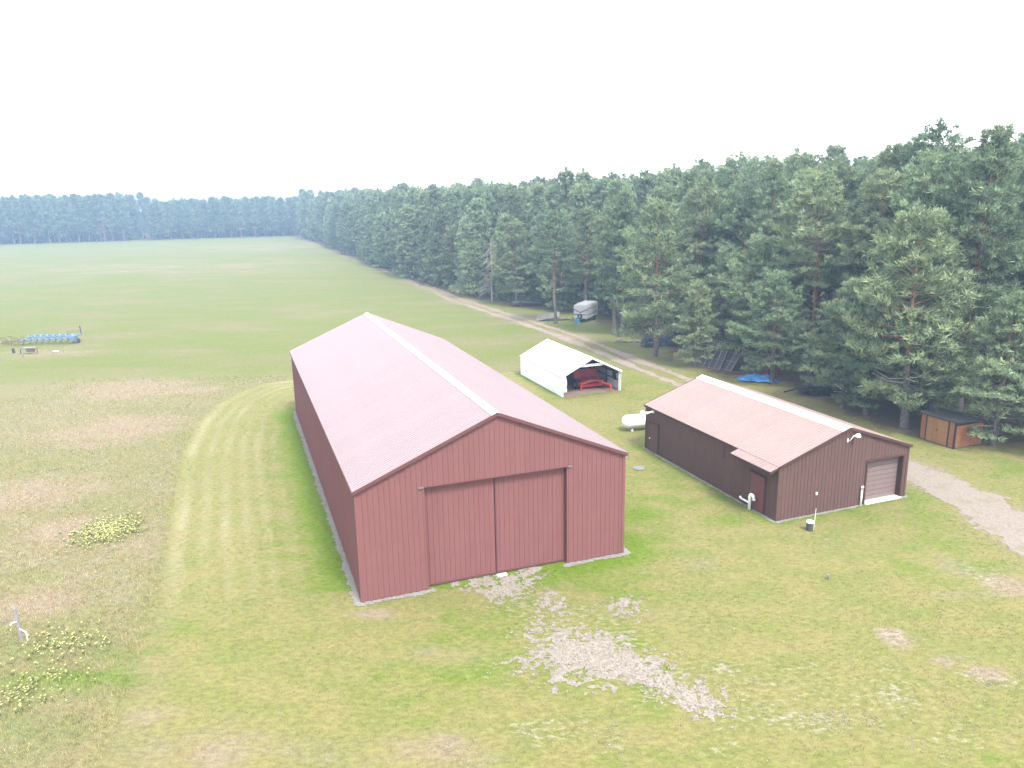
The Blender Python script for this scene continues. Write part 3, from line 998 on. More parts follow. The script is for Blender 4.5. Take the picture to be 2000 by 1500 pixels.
MB().tube([(-.04, 12.0, 2.74), (-.07, 12.0, 2.74)], .13, 14).build('wall_flange', m_pvc, hv, True)
MB().tube([(-.45, 12.0, 2.70), (-.55, 12.0, 2.69)], [.07, .10], 12).build('exhaust_cap', m_pvc, hv, True)
MB().tube([(-.09, 4.4, 2.75), (-.09, 4.4, 2.1), (-.16, 4.42, 2.02)], .035, 8).build('drop_pipe', m_shoptrim, shop)
bx = MB().box(2.36, 2.50, -.10, -.03, 1.08, 1.24).build('outlet_box', m_offwhite, shop, bevel=.01)
# gooseneck yard light on the gable
lt = MB().tube([(4.22, -.04, 3.78), (4.22, -.20, 3.82), (4.25, -.28, 3.98), (4.34, -.30, 4.10), (4.5, -.30, 4.12)], .018, 8).build('yard_light', m_pvc, shop, True)
MB().box(4.18, 4.26, -.06, -.03, 3.70, 3.88).build('mount_plate', m_pvc, lt)
mt_ = Matrix.Translation((4.62, -.30, 4.08))
MB().lathe([(.0, .09), (.08, .085), (.12, .04), (.14, -.05), (.145, -.08), (.0, -.07)], 14, mt_).build('lamp_head', m_pvc, lt, True)

# --- white open-front shed
shed = thing('machine_shed', 'small open-fronted white steel machine shed beside the track', 'shed', (SHED[0], SHED[1], 0), SHED[2])
W, L, he, hr = SHED[3:]
slope = (hr - he) / (W / 2)
th = math.atan(slope)
c, s = math.cos(th), math.sin(th)
tp = lambda u: he + slope * (W / 2 - abs(u - W / 2)) - .05
SPW = L / 10
wl = MB().box(.0, .03, .0, L, .02, he - .03).build('wall', m_whitem, shed)
wr_ = MB().box(W - .03, W, .0, L, .02, he - .03).build('wall', m_whitem, shed)
wbk = MB()
wbk.add([(0.03, L - .03, 0), (W - .03, L - .03, 0), (W - .03, L - .03, tp(W)), (W / 2, L - .03, tp(W / 2)), (.03, L - .03, tp(0)), (0.03, L, 0), (W - .03, L, 0), (W - .03, L, tp(W)), (W / 2, L, tp(W / 2)), (.03, L, tp(0))],
        [(0, 1, 2, 3, 4), (9, 8, 7, 6, 5), (0, 4, 9, 5), (1, 6, 7, 2), (0, 5, 6, 1)])
wb = wbk.build('wall', m_inner, shed)
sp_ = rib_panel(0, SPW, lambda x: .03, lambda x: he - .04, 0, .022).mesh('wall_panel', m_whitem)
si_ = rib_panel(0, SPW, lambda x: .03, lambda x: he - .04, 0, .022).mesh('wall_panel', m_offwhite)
for k in range(10):
    place('wall_panel', sp_, wl, Matrix.Translation((-.003, (k + 1) * SPW, 0)) @ Matrix.Rotation(R(-90), 4, 'Z'))
    place('wall_panel', sp_, wr_, Matrix.Translation((W + .003, k * SPW, 0)) @ Matrix.Rotation(R(90), 4, 'Z'))
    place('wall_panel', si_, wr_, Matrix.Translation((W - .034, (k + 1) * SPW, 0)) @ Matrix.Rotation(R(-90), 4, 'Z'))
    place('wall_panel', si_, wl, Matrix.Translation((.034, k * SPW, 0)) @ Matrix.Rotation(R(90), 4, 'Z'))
for k in range(2):
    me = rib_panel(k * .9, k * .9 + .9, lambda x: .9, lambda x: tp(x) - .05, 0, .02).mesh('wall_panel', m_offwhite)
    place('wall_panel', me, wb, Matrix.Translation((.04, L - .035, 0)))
mb = MB()
e = .06
zE = he - slope * e
vs = [(-e, zE), (W / 2, hr), (W + e, zE), (W + e, zE - .04), (W / 2, hr - .04), (-e, zE - .04)]
mb.add([(x, -.05, z - .012) for x, z in vs] + [(x, L + .05, z - .012) for x, z in vs],
       [(0, 1, 4, 5), (1, 2, 3, 4), (11, 10, 7, 6), (10, 9, 8, 7), (0, 6, 7, 1), (1, 7, 8, 2), (2, 8, 9, 3), (3, 9, 10, 4), (4, 10, 11, 5), (5, 11, 6, 0)])
rf = mb.build('roof', m_offwhite, shed)
rp = roof_panel_mesh('roof_panel', (W / 2 + e) / c, m_whitem, (L + .12) / 10)
for k in range(10):
    q = (L + .12) / 10
    place('roof_panel', rp, rf, frame((0, -1, 0), (c, 0, s), (-s, 0, c), (-e, -.06 + (k + 1) * q, zE)))
    place('roof_panel', rp, rf, frame((0, 1, 0), (-c, 0, s), (s, 0, c), (W + e, -.06 + k * q, zE)))
MB().beam((-e, -.07, zE - .05), (W / 2, -.07, hr - .05), .03, .13).build('rake_trim', m_whitem, shed)
MB().beam((W + e, -.07, zE - .05), (W / 2, -.07, hr - .05), .03, .13).build('rake_trim', m_whitem, shed)
MB().box(W / 2 - 1.05, W / 2 + 1.05, .0, .04, hr - .75, hr - .55).build('collar_beam', m_offwhite, shed)
for y in (2.4, 4.8, 7.2):
    MB().beam((.05, y, he - .12), (W / 2, y, hr - .14), .05, .14).beam((W - .05, y, he - .12), (W / 2, y, hr - .14), .05, .14).box(.4, W - .4, y - .02, y + .02, he - .02, he + .1).build('rafter', m_girt, shed)
for y in (.08, 2.4, 4.8, 7.2):
    MB().box(W - .18, W - .07, y, y + .11, 0, he - .06).build('post', m_offwhite if y < 1 else m_girt, shed)
    MB().box(.07, .18, y, y + .11, 0, he - .06).build('post', m_offwhite if y < 1 else m_girt, shed)
for z in (.85, 1.48):
    MB().box(W - .11, W - .065, .2, L - .1, z, z + .1).build('girt', m_girt, shed)
    MB().box(.065, .11, .2, L - .1, z, z + .1).build('girt', m_girt, shed)
wn = MB().box(W - .10, W - .055, .75, 1.25, .8, 1.5).build('window', m_glass, shed)
MB().box(W - .11, W - .05, 1.25, 1.31, .75, 1.52).build('window_frame', m_girt, wn)
rt_ = MB()
rt_.add([(.03, .0, .42), (.42, .0, .40), (.46, .0, .62), (.40, .0, .8), (.45, .0, 1.2), (.40, .0, 1.55), (.34, .0, 1.8), (.03, .0, 1.73)] +
        [(.03, .03, .42), (.42, .03, .40), (.46, .03, .62), (.40, .03, .8), (.45, .03, 1.2), (.40, .03, 1.55), (.34, .03, 1.8), (.03, .03, 1.73)],
        [(0, 1, 2, 3, 4, 5, 6, 7), (15, 14, 13, 12, 11, 10, 9, 8)] + [(i, i + 8, (i + 1) % 8 + 8, (i + 1) % 8) for i in range(8)])
rt_.build('torn_front_sheet', m_offwhite, shed)

# --- red hay mower under that roof
mow = thing('hay_mower', 'red pull-type hay mower with cream wheels parked in the white shed', 'mower', Vector((SHED[0], SHED[1], 0)) + Matrix.Rotation(SHED[2], 3, 'Z') @ Vector((3.5, 2.4, .02)), SHED[2] + R(-2))
mow.scale = (.92, .92, 1.0)
MB().beam((-1.15, -.95, .52), (-.3, -1.0, .72), .15, .17).beam((-.32, -1.0, .72), (.5, -.98, .74), .15, .17).beam((.48, -.98, .74), (1.25, -.9, .62), .15, .17).build('front_beam', m_redlt, mow)
MB().add([(-1.2, -.85, .42), (1.3, -.85, .42), (1.3, .45, .78), (-1.2, .45, .78), (-1.2, -.85, .2), (1.3, -.85, .2), (1.3, .45, .3), (-1.2, .45, .3)],
         [(0, 1, 2, 3), (7, 6, 5, 4), (0, 4, 5, 1), (1, 5, 6, 2), (2, 6, 7, 3), (3, 7, 4, 0)]).build('deck', m_red, mow)
for k in range(9):
    x = -1.02 + k * .27
    MB().beam((x + .1, -.92, .70), (x - .22, .4, .88), .045, .05).build('crop_divider', m_redlt if k % 3 else m_rust, mow)
MB().add([(-1.2, .4, .6), (1.3, .4, .6), (1.35, .75, 1.5), (-1.0, .75, 1.42), (-1.2, 1.0, .5), (1.3, 1.0, .5), (1.35, .95, 1.45), (-1.0, .95, 1.38)],
         [(0, 1, 2, 3), (7, 6, 5, 4), (3, 2, 6, 7), (0, 3, 7, 4), (1, 5, 6, 2), (0, 4, 5, 1)]).build('rear_hood', m_red, mow)
MB().add([(-1.3, -.2, .6), (-1.3, .42, .6), (-1.15, .62, 1.35), (-1.35, .05, 1.15), (-1.2, -.2, .6), (-1.2, .42, .6), (-1.05, .62, 1.35), (-1.25, .05, 1.15)],
         [(0, 1, 2, 3), (7, 6, 5, 4), (3, 2, 6, 7), (0, 3, 7, 4), (1, 5, 6, 2), (0, 4, 5, 1)]).build('side_shield', m_red, mow)
MB().tube([(-1.0, -.3, .66), (1.2, -.3, .66)], .15, 8).build('reel', m_rust, mow)
MB().beam((.55, -.9, .72), (1.28, -2.45, .52), .13, .15).build('drawbar', m_redlt, mow)
MB().box(1.22, 1.32, -2.5, -2.4, .0, .55).build('jack_stand', m_redlt, mow)
MB().beam((-.95, -.95, .55), (-1.2, -1.2, .12), .08, .08).box(-1.25, -1.1, -1.3, -1.15, .02, .12).build('left_skid', m_redlt, mow)
for x in (-1.34, 1.42):
    m_ = Matrix.Translation((x, -.35, .42)) @ Matrix.Scale(1.15, 4) @ Matrix.Rotation(R(90), 4, 'Y')
    wl_ = MB().lathe([(.2, -.1), (.33, -.11), (.36, -.06), (.36, .06), (.33, .11), (.2, .1)], 18, m_).build('wheel', m_rubber, mow, True)
    MB().lathe([(.0, -.07), (.09, -.08), (.12, -.04), (.2, -.1), (.21, .1), (.12, .03), (.0, .05)], 18, m_).build('rim', m_yellow, wl_, True)

# --- propane tank
tank = thing('propane_tank', 'white propane tank with rounded ends lying beside the brown workshop', 'tank', (9.25, 52.35, 0), R(11))
pf = [(.0, -1.5)] + [(.475 * math.sin(t), -1.12 - .40 * math.cos(t)) for t in np.linspace(.25, 1.57, 7)]
pf += [(r_, -z_) for r_, z_ in pf[::-1]]
MB().lathe(pf, 28, Matrix.Translation((0, 0, .68)) @ Matrix.Rotation(R(90), 4, 'Y')).build('tank_shell', m_white, tank, True)
dm = MB().lathe([(.0, .2), (.1, .19), (.17, .14), (.19, .0), (.2, -.12)], 16, Matrix.Translation((.0, 0, 1.2))).build('dome_cap', m_white, tank, True)
MB().lathe([(.205, -.04), (.205, -.0)], 16, Matrix.Translation((.0, 0, 1.18))).build('dome_hinge', m_grey, dm)
for x in (-.85, .85):
    MB().box(x - .05, x + .05, -.25, .25, .1, .3).box(x - .08, x + .08, -.34, .34, .0, .1).build('leg', m_conc, tank)

# ------------------------------------------------------------------ small things on the grass
wp = thing('well_casing', 'dark well pipe with white cap and thin rod on the lawn', 'well pipe', (14.6, 35.05, 0))
MB().lathe([(.0, 0), (.17, 0), (.17, .42), (.0, .42)], 16).build('casing', m_green, wp)
MB().lathe([(.0, .50), (.15, .50), (.19, .47), (.19, .42), (.0, .42)], 16).build('cap', m_pvc, wp)
MB().tube([(.2, .0, 0), (.22, .0, .6), (.24, .0, 1.15)], .01, 6).build('marker_rod', m_pvc, wp)
st_ = thing('ground_light', 'small grey stub light alone on the open lawn', 'garden light', (13.48, 30.05, 0))
MB().lathe([(.0, 0), (.02, 0), (.02, .14), (.0, .14)], 8).build('stake', m_black, st_)
MB().lathe([(.0, .26), (.06, .24), (.075, .14), (.0, .13)], 10).build('head', m_grey, st_)
for (x, y, rr, lab) in ((7.66, 44.34, .36, 'larger grey round septic lid in grass beside the barn corner'), (7.05, 46.3, .22, 'smaller pale round septic lid in grass behind the larger lid')):
    o = MB().lathe([(.0, .05), (rr * .8, .05), (rr, .03), (rr, 0)], 18).build('septic_lid', m_lid, None)
    o.location = (x, y, .01)
    tag(o, lab, 'lid', 'septic lids between barn and workshop')

# leaning pale post with a hydrant handle at the left
ps = thing('old_post', 'pale weathered leaning post with pipe handle in tall grass', 'post', (-19.1, 26.45, float(height(np.array([-19.1]), np.array([26.45]))[0])))
MB().tube([(0, 0, -.05), (-.05, .02, .7), (-.1, .05, 1.3), (-.13, .06, 1.42)], [.085, .075, .065, .04], 8).build('pole', m_silver, ps)
MB().tube([(-.04, -.06, .82), (-.18, -.1, .8), (-.24, -.12, .72)], .025, 6).build('bracket', m_pvc, ps)
MB().tube([(.03, -.04, .5), (.22, -.06, .40), (.26, -.06, .36), (.27, -.06, .02)], .022, 6).build('pipe', m_pvc, ps)


def post(name, label, x, y, h, r, m, lean=(0, 0), cat='post', group=None):
    z = float(height(np.array([x]), np.array([y]))[0])
    o = MB().tube([(0, 0, -.05), (lean[0] * .5, lean[1] * .5, h * .5), (lean[0], lean[1], h)], [r, r * .95, r * .85], 8).build(name, m, None)
    o.location = (x, y, z)
    return tag(o, label, cat, group)


post('field_post', 'dark wooden post standing alone behind the blue cultivator', -56.0, 98.6, 1.15, .085, m_rust)
post('field_stake', 'taller pale stake in the grass before the blue cultivator', -51.9, 85.2, 1.15, .06, m_silver, (-.12, 0))
post('field_stake', 'shorter white stake under the rusty frame by the cultivator', -54.4, 83.8, .85, .07, m_silver, (-.08, 0))
post('field_stake', 'thin pale stake right of the taller stake', -51.1, 86.0, .9, .04, m_silver, (-.1, 0))
post('field_block', 'short dark stub post left of the rusty frame', -57.2, 86.6, .55, .16, m_dark, (-.05, 0))
gr_ = MB().box(-.35, .35, -.12, .12, 0, .06).build('white_board', m_white)
gr_.location = (-52.4, 86.6, .06); tag(gr_, 'small white board lying in the grass by the stakes', 'board')

# blue cultivator
cu = thing('field_cultivator', 'faded blue field cultivator with rows of angled frames in the pasture', 'cultivator', (-56.3, 92.4, 0), R(3))
Lc = 6.2
MB().beam((-Lc / 2, -.9, .75), (Lc / 2, -.9, .75), .10, .10).build('front_beam', m_blue, cu)
MB().beam((-Lc / 2, 1.1, .85), (Lc / 2, 1.1, .85), .10, .10).build('rear_beam', m_blue, cu)
for k in range(8):
    x = -Lc / 2 + .3 + k * .74
    MB().beam((x, -1.25, .60), (x + .75, 1.15, .92), .12, .14).build('angled_arm', m_blue, cu)
    MB().tube([(x + .3, .1, .8), (x + .35, .35, .4), (x + .2, .1, .05)], .06, 6).build('shank', m_rust, cu)
    MB().beam((x + .4, -.4, .85), (x - .2, 1.0, .95), .09, .12).build('brace', m_blue, cu)
MB().box(Lc / 2 - .3, Lc / 2 + .2, -.9, .1, .3, 1.0).build('end_housing', m_blue, cu, bevel=.06)
MB().lathe([(.0, -.06), (.28, -.06), (.3, 0), (.28, .06), (.0, .06)], 18, Matrix.Translation((Lc / 2 + .36, -.3, .32)) @ Matrix.Rotation(R(80), 4, 'Y')).build('gauge_wheel', m_dark, cu)
for k in range(5):
    x = Lc / 2 - 1.7 + k * .3
    MB().tube([(x, 1.2, .9), (x + .1, 1.3, 1.25), (x + .3, 1.3, 1.3)], .025, 5).build('spring_tine', m_rust, cu)
hr_ = thing('spring_harrow', 'rusty brown spring-tooth harrow at the far end of the blue cultivator', 'harrow', (-60.1, 91.2, 0), R(4))
MB().beam((-1.6, -.3, .35), (1.4, -.3, .4), .08, .08).beam((-1.6, .7, .35), (1.0, .7, .5), .08, .08).beam((1.4, -.3, .4), (1.5, 1.2, .55), .08, .08).build('frame', m_rust, hr_)
for k in range(11):
    x = -1.5 + k * .26
    hh = .7 + .45 * random.random()
    MB().tube([(x, random.uniform(-.3, .7), .1), (x + .1, .3, hh * .6), (x - .12, .35, hh), (x - .3, .3, hh * .95)], .035, 5).build('tine', m_rust, hr_)
rf_ = thing('rusty_implement', 'rusty implement frame with arched bars before the blue cultivator', 'implement', (-54.9, 85.9, 0), R(5))
MB().box(-.7, .75, -.15, .25, .6, .72).build('top_beam', m_grey, rf_)
MB().box(-.35, .45, -.1, .2, .2, .6).build('gear_housing', m_rust, rf_)
MB().tube([(-.7, 0, .66), (-1.0, 0, .5), (-1.05, 0, .0)], .05, 6).build('arched_bar', m_rust, rf_)
MB().tube([(.7, 0, .66), (.85, 0, .4), (.8, -.1, .0)], .05, 6).build('arched_bar', m_rust, rf_)

# --- things along the wood edge
tr = thing('horse_trailer', 'grey-white horse trailer with dark stripes and spare tyre under the pines', 'trailer', (9.25, 100.9, 0), R(-24))
MB().box(-1.0, 1.0, 0, 4.6, .42, 2.35).build('body', m_trailer, tr, bevel=.13)
MB().add([(-1.005, -.012, 1.82), (-.9, -.012, 1.82), (0, -.012, 1.42), (.9, -.012, 1.82), (1.005, -.012, 1.82), (1.0, -.012, 1.66), (.9, -.012, 1.66), (0, -.012, 1.26), (-.9, -.012, 1.66), (-1.0, -.012, 1.66)] +
         [(-1.005, .02, 1.82), (-.9, .02, 1.82), (0, .02, 1.42), (.9, .02, 1.82), (1.005, .02, 1.82), (1.005, .02, 1.72), (.9, .02, 1.72), (0, .02, 1.32), (-.9, .02, 1.72), (-1.005, .02, 1.72)],
         [(0, 9, 8, 1), (1, 8, 7, 2), (2, 7, 6, 3), (3, 6, 5, 4)] + [(i, i + 10, (i + 1) % 10 + 10, (i + 1) % 10) for i in range(10)]).build('chevron_stripe', m_stripe, tr)
MB().box(-.95, .95, -.012, .02, 1.0, 1.12).build('front_stripe', m_stripe, tr)
MB().box(1.0, 1.012, .2, 4.4, 1.02, 1.10).build('side_stripe', m_stripe, tr)
MB().box(1.0, 1.012, .2, 4.4, 1.74, 1.82).build('side_stripe', m_stripe, tr)
mm = Matrix.Translation((-.05, -.12, .85)) @ Matrix.Rotation(R(90), 4, 'X')
spt = MB().lathe([(.18, -.09), (.31, -.1), (.34, 0), (.31, .1), (.18, .09)], 18, mm).build('spare_tyre', m_rubber, tr, True)
MB().lathe([(.0, .03), (.18, .06), (.19, -.05)], 14, mm).build('rim', m_grey, spt)
for y in (2.0, 2.9):
    for x in (-1.0, 1.0):
        mm = Matrix.Translation((x, y, .36)) @ Matrix.Rotation(R(90), 4, 'Y')
        wv = MB().lathe([(.18, -.1), (.33, -.1), (.36, 0), (.33, .1), (.18, .1)], 16, mm).build('wheel', m_rubber, tr, True)
        MB().lathe([(.0, -.05), (.18, -.06), (.18, .06), (.0, .05)], 12, mm).build('rim', m_grey, wv)
for x in (-1.1, .95):
    MB().box(x, x + .15, 1.55, 3.35, .66, .78).build('fender', m_trailer, tr)
MB().beam((-.6, 0, .45), (0, -1.1, .45), .08, .1).beam((.6, 0, .45), (0, -1.1, .45), .08, .1).box(-.05, .05, -1.0, -.9, 0, .5).build('hitch', m_dark, tr)


def blob(name, label, cat, loc, rz, sx, sy, sz, m, seed=0, n=18, k=9, rough=.18, group=None):
    """a crumpled cover: half-ellipsoid with folds"""
    r_ = np.random.default_rng(seed)
    mb = MB()
    offs = r_.random((k + 1, n))
    for i in range(k + 1):
        a = math.pi / 2 * i / k
        for j in range(n):
            t = 2 * math.pi * j / n
            q = 1 + (offs[i, j] - .5) * 2 * rough
            mb.v.append((sx * math.cos(a) ** .6 * math.cos(t) * q, sy * math.cos(a) ** .6 * math.sin(t) * q, sz * math.sin(a) * (1 + (offs[i, j] - .5) * rough * 1.5)))
    for i in range(k):
        for j in range(n):
            mb.f.append((i * n + j, i * n + (j + 1) % n, (i + 1) * n + (j + 1) % n, (i + 1) * n + j))
    o = mb.build(name, m, None, False)
    o.location = loc; o.rotation_euler = (0, 0, rz)
    if label: tag(o, label, cat, group)
    return o


blob('tarp_bundle', 'crumpled teal tarp bundle on the hitch of the horse trailer', 'tarp', (8.75, 99.9, 0), R(10), .34, .36, .7, m_teal, 4, rough=.3)
pl = thing('board_pile', 'pile of grey weathered boards beside the pine before the trailer', 'boards', (5.3, 104.3, 0), R(8))
for k in range(9):
    MB().beam((-2.0 + k * .36, -1.5 + k * .02, .06 + k * .045), (-1.2 + k * .36, 1.9, .30 + k * .045), .34, .05).build('plank', m_grywood, pl)
for k in range(7):
    MB().beam((-.6 + k * .3, -1.6 + (k % 3) * .2, .06 + .05 * (k % 2)), (1.6 + k * .15, -1.35 + (k % 3) * .35, .12 + .05 * (k % 3)), .16, .1).build('split_rail', m_dark if k % 3 == 0 else m_grywood, pl)
sw = thing('firewood_heap', 'small heap of pale split firewood at the forest edge', 'firewood', (13.3, 86.0, 0), R(-10))
for k in range(16):
    x, y = random.uniform(-1.1, 1.1), random.uniform(-.35, .35)
    a = random.uniform(-.6, .6)
    l_ = random.uniform(.25, .5)
    z = random.uniform(.08, .4) * (1.2 if x < -.6 else .8)
    MB().tube([(x - l_ * math.cos(a), y - l_ * math.sin(a), z * .6), (x + l_ * math.cos(a), y + l_ * math.sin(a), z)], .085, 6).build('log', m_silver if k % 3 else m_wood, sw)

bl_g = 'dark covered bales at the forest edge'
blob('covered_bale', 'small round dark-wrapped bale left of the pine trunk', 'bale', (15.1, 83.2, 0), 0, .75, .7, 1.15, m_darktarp, 7, rough=.1, group=bl_g)
blob('covered_bale', 'largest dark-wrapped bale right of the pine trunk', 'bale', (18.3, 83.6, 0), R(12), 1.5, .9, 1.75, m_darktarp, 8, rough=.13, group=bl_g)
blob('covered_bale', 'lower dark-wrapped bale directly behind the pine trunk', 'bale', (16.7, 83.4, 0), R(4), .8, .7, 1.1, m_darktarp, 9, rough=.13, group=bl_g)
pg = 'wooden pallet stacks at the forest edge'
for (x, y, rz, nn, lab) in ((17.35, 75.9, R(-12), 4, 'taller stack of pale wooden pallets before the covered tank'), (19.0, 75.6, R(4), 2, 'low stack of pale wooden pallets behind the pine trunk')):
    p_ = thing('pallet_stack', lab, 'pallets', (x, y, 0), rz, pg)
    for k in range(nn):
        z = k * .17
        q = MB().box(-.95, .95, -.6, -.5, z, z + .11).box(-.95, .95, -.05, .05, z, z + .11).box(-.95, .95, .5, .6, z, z + .11).build('pallet', m_woodpale, p_)
        for j in range(6):
            MB().box(-.95 + j * .34, -.95 + j * .34 + .22, -.62, .62, z + .112, z + .14).build('plank', m_woodpale, q)
tk2 = thing('covered_tank', 'dark grey cylindrical tank lying behind the pallet stacks', 'tank', (19.7, 77.6, 0), R(-8))
MB().lathe([(.0, -1.9), (.5, -1.85), (.72, -1.65), (.75, -1.5), (.75, 1.5), (.72, 1.65), (.5, 1.85), (.0, 1.9)], 18, Matrix.Translation((0, 0, .8)) @ Matrix.Rotation(R(90), 4, 'Y')).build('shell', m_shedroof, tk2, True)
for x in (-1.1, 1.1):
    MB().box(x - .1, x + .1, -.5, .5, 0, .2).build('leg', m_dark, tk2)
# leaning gate panels
for i, (dx, dy, lean, lab) in enumerate(((0, 0, .75, 'front metal grid gate leaning against a pine behind the workshop'), (-1.0, .7, .85, 'rear metal grid gate leaning behind another gate'))):
    gt = thing('leaning_gate', lab, 'gate', (20.0 + dx, 71.4 + dy, 0), R(-62 + i * 6), 'leaning metal gates')
    A = Matrix.Rotation(R(-38 + i * 5), 4, 'X')
    for x in (-1.3, -.65, 0, .65, 1.3):
        b0, b1 = A @ Vector((x, 0, 0)), A @ Vector((x, 0, 2.9))
        MB().tube([b0, b1], .035, 6).build('upright_bar', m_grey, gt)
    for z in (.03, 1.0, 1.9, 2.87):
        b0, b1 = A @ Vector((-1.3, 0, z)), A @ Vector((1.3, 0, z))
        MB().tube([b0, b1], .03, 6).build('cross_bar', m_grey, gt)
    mb = MB()
    mb.box(-1.28, 1.28, .04, .05, .05, 2.85, A)
    mb.build('mesh_sheet', m_shedroof, gt)
lp = thing('lumber_heap', 'dark heap of long poles on the ground behind the workshop', 'lumber', (21.6, 69.3, 0), R(12))
for k in range(8):
    MB().tube([(-1.7 + random.uniform(-.2, .2), -.3 + k * .09, .08 + .06 * (k % 3)), (1.7 + random.uniform(-.3, .3), -.5 + k * .12, .12 + .06 * (k % 2))], .06, 6).build('pole', m_dark if k % 2 else m_rust, lp)
# blue tarp: folded sheet with ridges
tx, ty = np.meshgrid(np.linspace(-1.7, 1.7, 40), np.linspace(-.9, .9, 22))
tz = .1 + .42 * fbm(tx + 5, ty + 9, 1.9, 3) * (1 - (np.abs(tx) / 1.75) ** 4) * (1 - (np.abs(ty) / .95) ** 4) + .22 * np.exp(-((ty - .25 + .2 * tx) / .18) ** 2) * (np.abs(tx) < 1.3)
tx2 = tx + (fbm(tx, ty, 2.5, 2) - .5) * .5
ty2 = ty + (fbm(tx + 8, ty, 2.5, 2) - .5) * .5
ii = np.arange(tx.size).reshape(tx.shape)
me = npmesh('blue_tarp', np.stack([tx2, ty2, tz], -1).reshape(-1, 3), np.stack([ii[:-1, :-1], ii[:-1, 1:], ii[1:, 1:], ii[1:, :-1]], -1).reshape(-1, 4), m_tarp)
o = link('blue_tarp', me); o.location = (22.0, 66.4, 0); o.rotation_euler = (0, 0, R(-18))
md_ = o.modifiers.new('thickness', 'SOLIDIFY'); md_.thickness = .02
tag(o, 'crumpled bright blue tarp on the ground behind the workshop', 'tarp')
blob('rusty_scrap', 'rust-red scrap heap behind the blue tarp', 'scrap', (23.4, 66.9, 0), 0, .7, .6, 1.0, m_scrapred, 12, rough=.35)
dmn = thing('dark_trailer', 'low black flatbed trailer with white sheet under the pines', 'trailer', (25.4, 61.4, 0), R(-4))
MB().box(-1.8, 1.6, -.7, .7, .42, .55).build('bed', m_black, dmn)
MB().beam((-1.8, 0, .45), (-2.9, -.3, .25), .1, .1).build('tongue', m_black, dmn)
MB().box(-1.2, .9, -.6, .6, .55, .95).build('load', m_dark, dmn, bevel=.12)
for x in (-.6, .6):
    for y in (-.78, .78):
        MB().lathe([(.0, -.09), (.3, -.1), (.34, 0), (.3, .1), (.0, .09)], 16, Matrix.Translation((x, y, .34)) @ Matrix.Rotation(R(90), 4, 'X')).build('wheel', m_rubber, dmn)
b = MB().box(-.85, .85, -.4, .4, 0, .12).box(-.1, .8, .1, .4, .12, .45).build('white_sheet', m_white, None, bevel=.03)
b.location = (27.0, 61.9, .12); b.rotation_euler = (0, 0, R(-10))
tag(b, 'white sheet and box lying right of the black trailer', 'sheet')
lt2 = thing('flat_trailer', 'long dark low trailer half hidden under pines near the small trees', 'trailer', (3.4, 118.0, 0), R(3))
MB().box(-3.2, 3.2, -.9, .9, .55, .75).build('bed', m_green, lt2)
for x in (-3.1, -1.5, 0, 1.5, 3.1):
    MB().box(x - .05, x + .05, -.9, -.8, .75, 1.15).build('stake', m_green, lt2)
for x in (-1.9, 1.7, 2.5):
    MB().lathe([(.0, -.1), (.38, -.1), (.42, 0), (.38, .1), (.0, .1)], 16, Matrix.Translation((x, -.92, .42)) @ Matrix.Rotation(R(90), 4, 'X')).build('wheel', m_rubber, lt2)

# --- brown garden shed at the right
gs = thing('garden_shed', 'small brown slatted garden shed with black trim and tan double doors', 'shed', (28.41, 46.88, 0), math.atan2(2.11, -.84))
# local x runs along the front from the near corner to the far one; local -y is inside
FL, DP, H1, H0 = 2.6, 2.55, 1.78, 1.55


def slats(x0, x1, z0, z1f, y, axis, n):
    mb = MB()
    hh = (z1f - z0) / n
    for k in range(n):
        a, b_ = z0 + k * hh + .012, z0 + (k + 1) * hh - .012
        if axis == 'x':
            mb.add([(x0, y, a), (x1, y, a), (x1, y + .0, b_), (x0, y + .0, b_), (x0, y + .028, a), (x1, y + .028, a), (x1, y + .012, b_), (x0, y + .012, b_)],
                   [(4, 7, 6, 5), (0, 4, 5, 1), (3, 2, 6, 7), (0, 3, 7, 4), (1, 5, 6, 2)])
        else:
            mb.add([(y, x0, a), (y, x1, a), (y, x1, b_), (y, x0, b_), (y - .028, x0, a), (y - .028, x1, a), (y - .012, x1, b_), (y - .012, x0, b_)],
                   [(4, 5, 6, 7), (0, 1, 5, 4), (3, 7, 6, 2), (0, 4, 7, 3), (1, 2, 6, 5)])
    return mb


gw = MB()
gw.add([(0, 0, 0), (FL, 0, 0), (FL, -DP, 0), (0, -DP, 0), (0, 0, H1), (FL, 0, H1), (FL, -DP, H0), (0, -DP, H0)],
       [(0, 1, 5, 4), (1, 2, 6, 5), (2, 3, 7, 6), (3, 0, 4, 7), (4, 5, 6, 7)])
core = gw.build('wall', m_black, gs)
for x0, x1 in ((.06, .44), (FL - .44, FL - .06)):
    tag(slats(x0, x1, .04, H1 - .04, .003, 'x', 15).build('slat', m_slat, core), kind='stuff')
tag(slats(-DP + .05, -.05, .04, H0 - .04, -.003, 'y', 15).build('slat', m_slat, core), kind='stuff')
mid_ = FL / 2
for x0, x1 in ((.52, mid_ - .004), (mid_ + .004, FL - .52)):
    d_ = MB().box(x0, x1, .003, .035, .05, H1 - .08).build('door', m_sheddoor, gs)
    n_ = 4
    for j in range(n_):
        q = (x1 - x0) / n_
        MB().box(x0 + j * q + .006, x0 + (j + 1) * q - .006, .035, .044, .06, H1 - .09).build('plank', m_sheddoor, d_)
MB().lathe([(.0, .03), (.05, .025), (.055, 0)], 12, Matrix.Translation((mid_, .05, .95)) @ Matrix.Rotation(R(-90), 4, 'X')).build('latch', m_black, gs)
for x in (0, .44, FL - .5, FL - .06):
    MB().box(x, x + (.07 if .1 < x < FL - .1 else .06), .003, .05, 0, H1).build('corner_trim', m_black, gs)
MB().box(-.045, -.003, -.05, .05, 0, H1).build('corner_trim', m_black, gs)
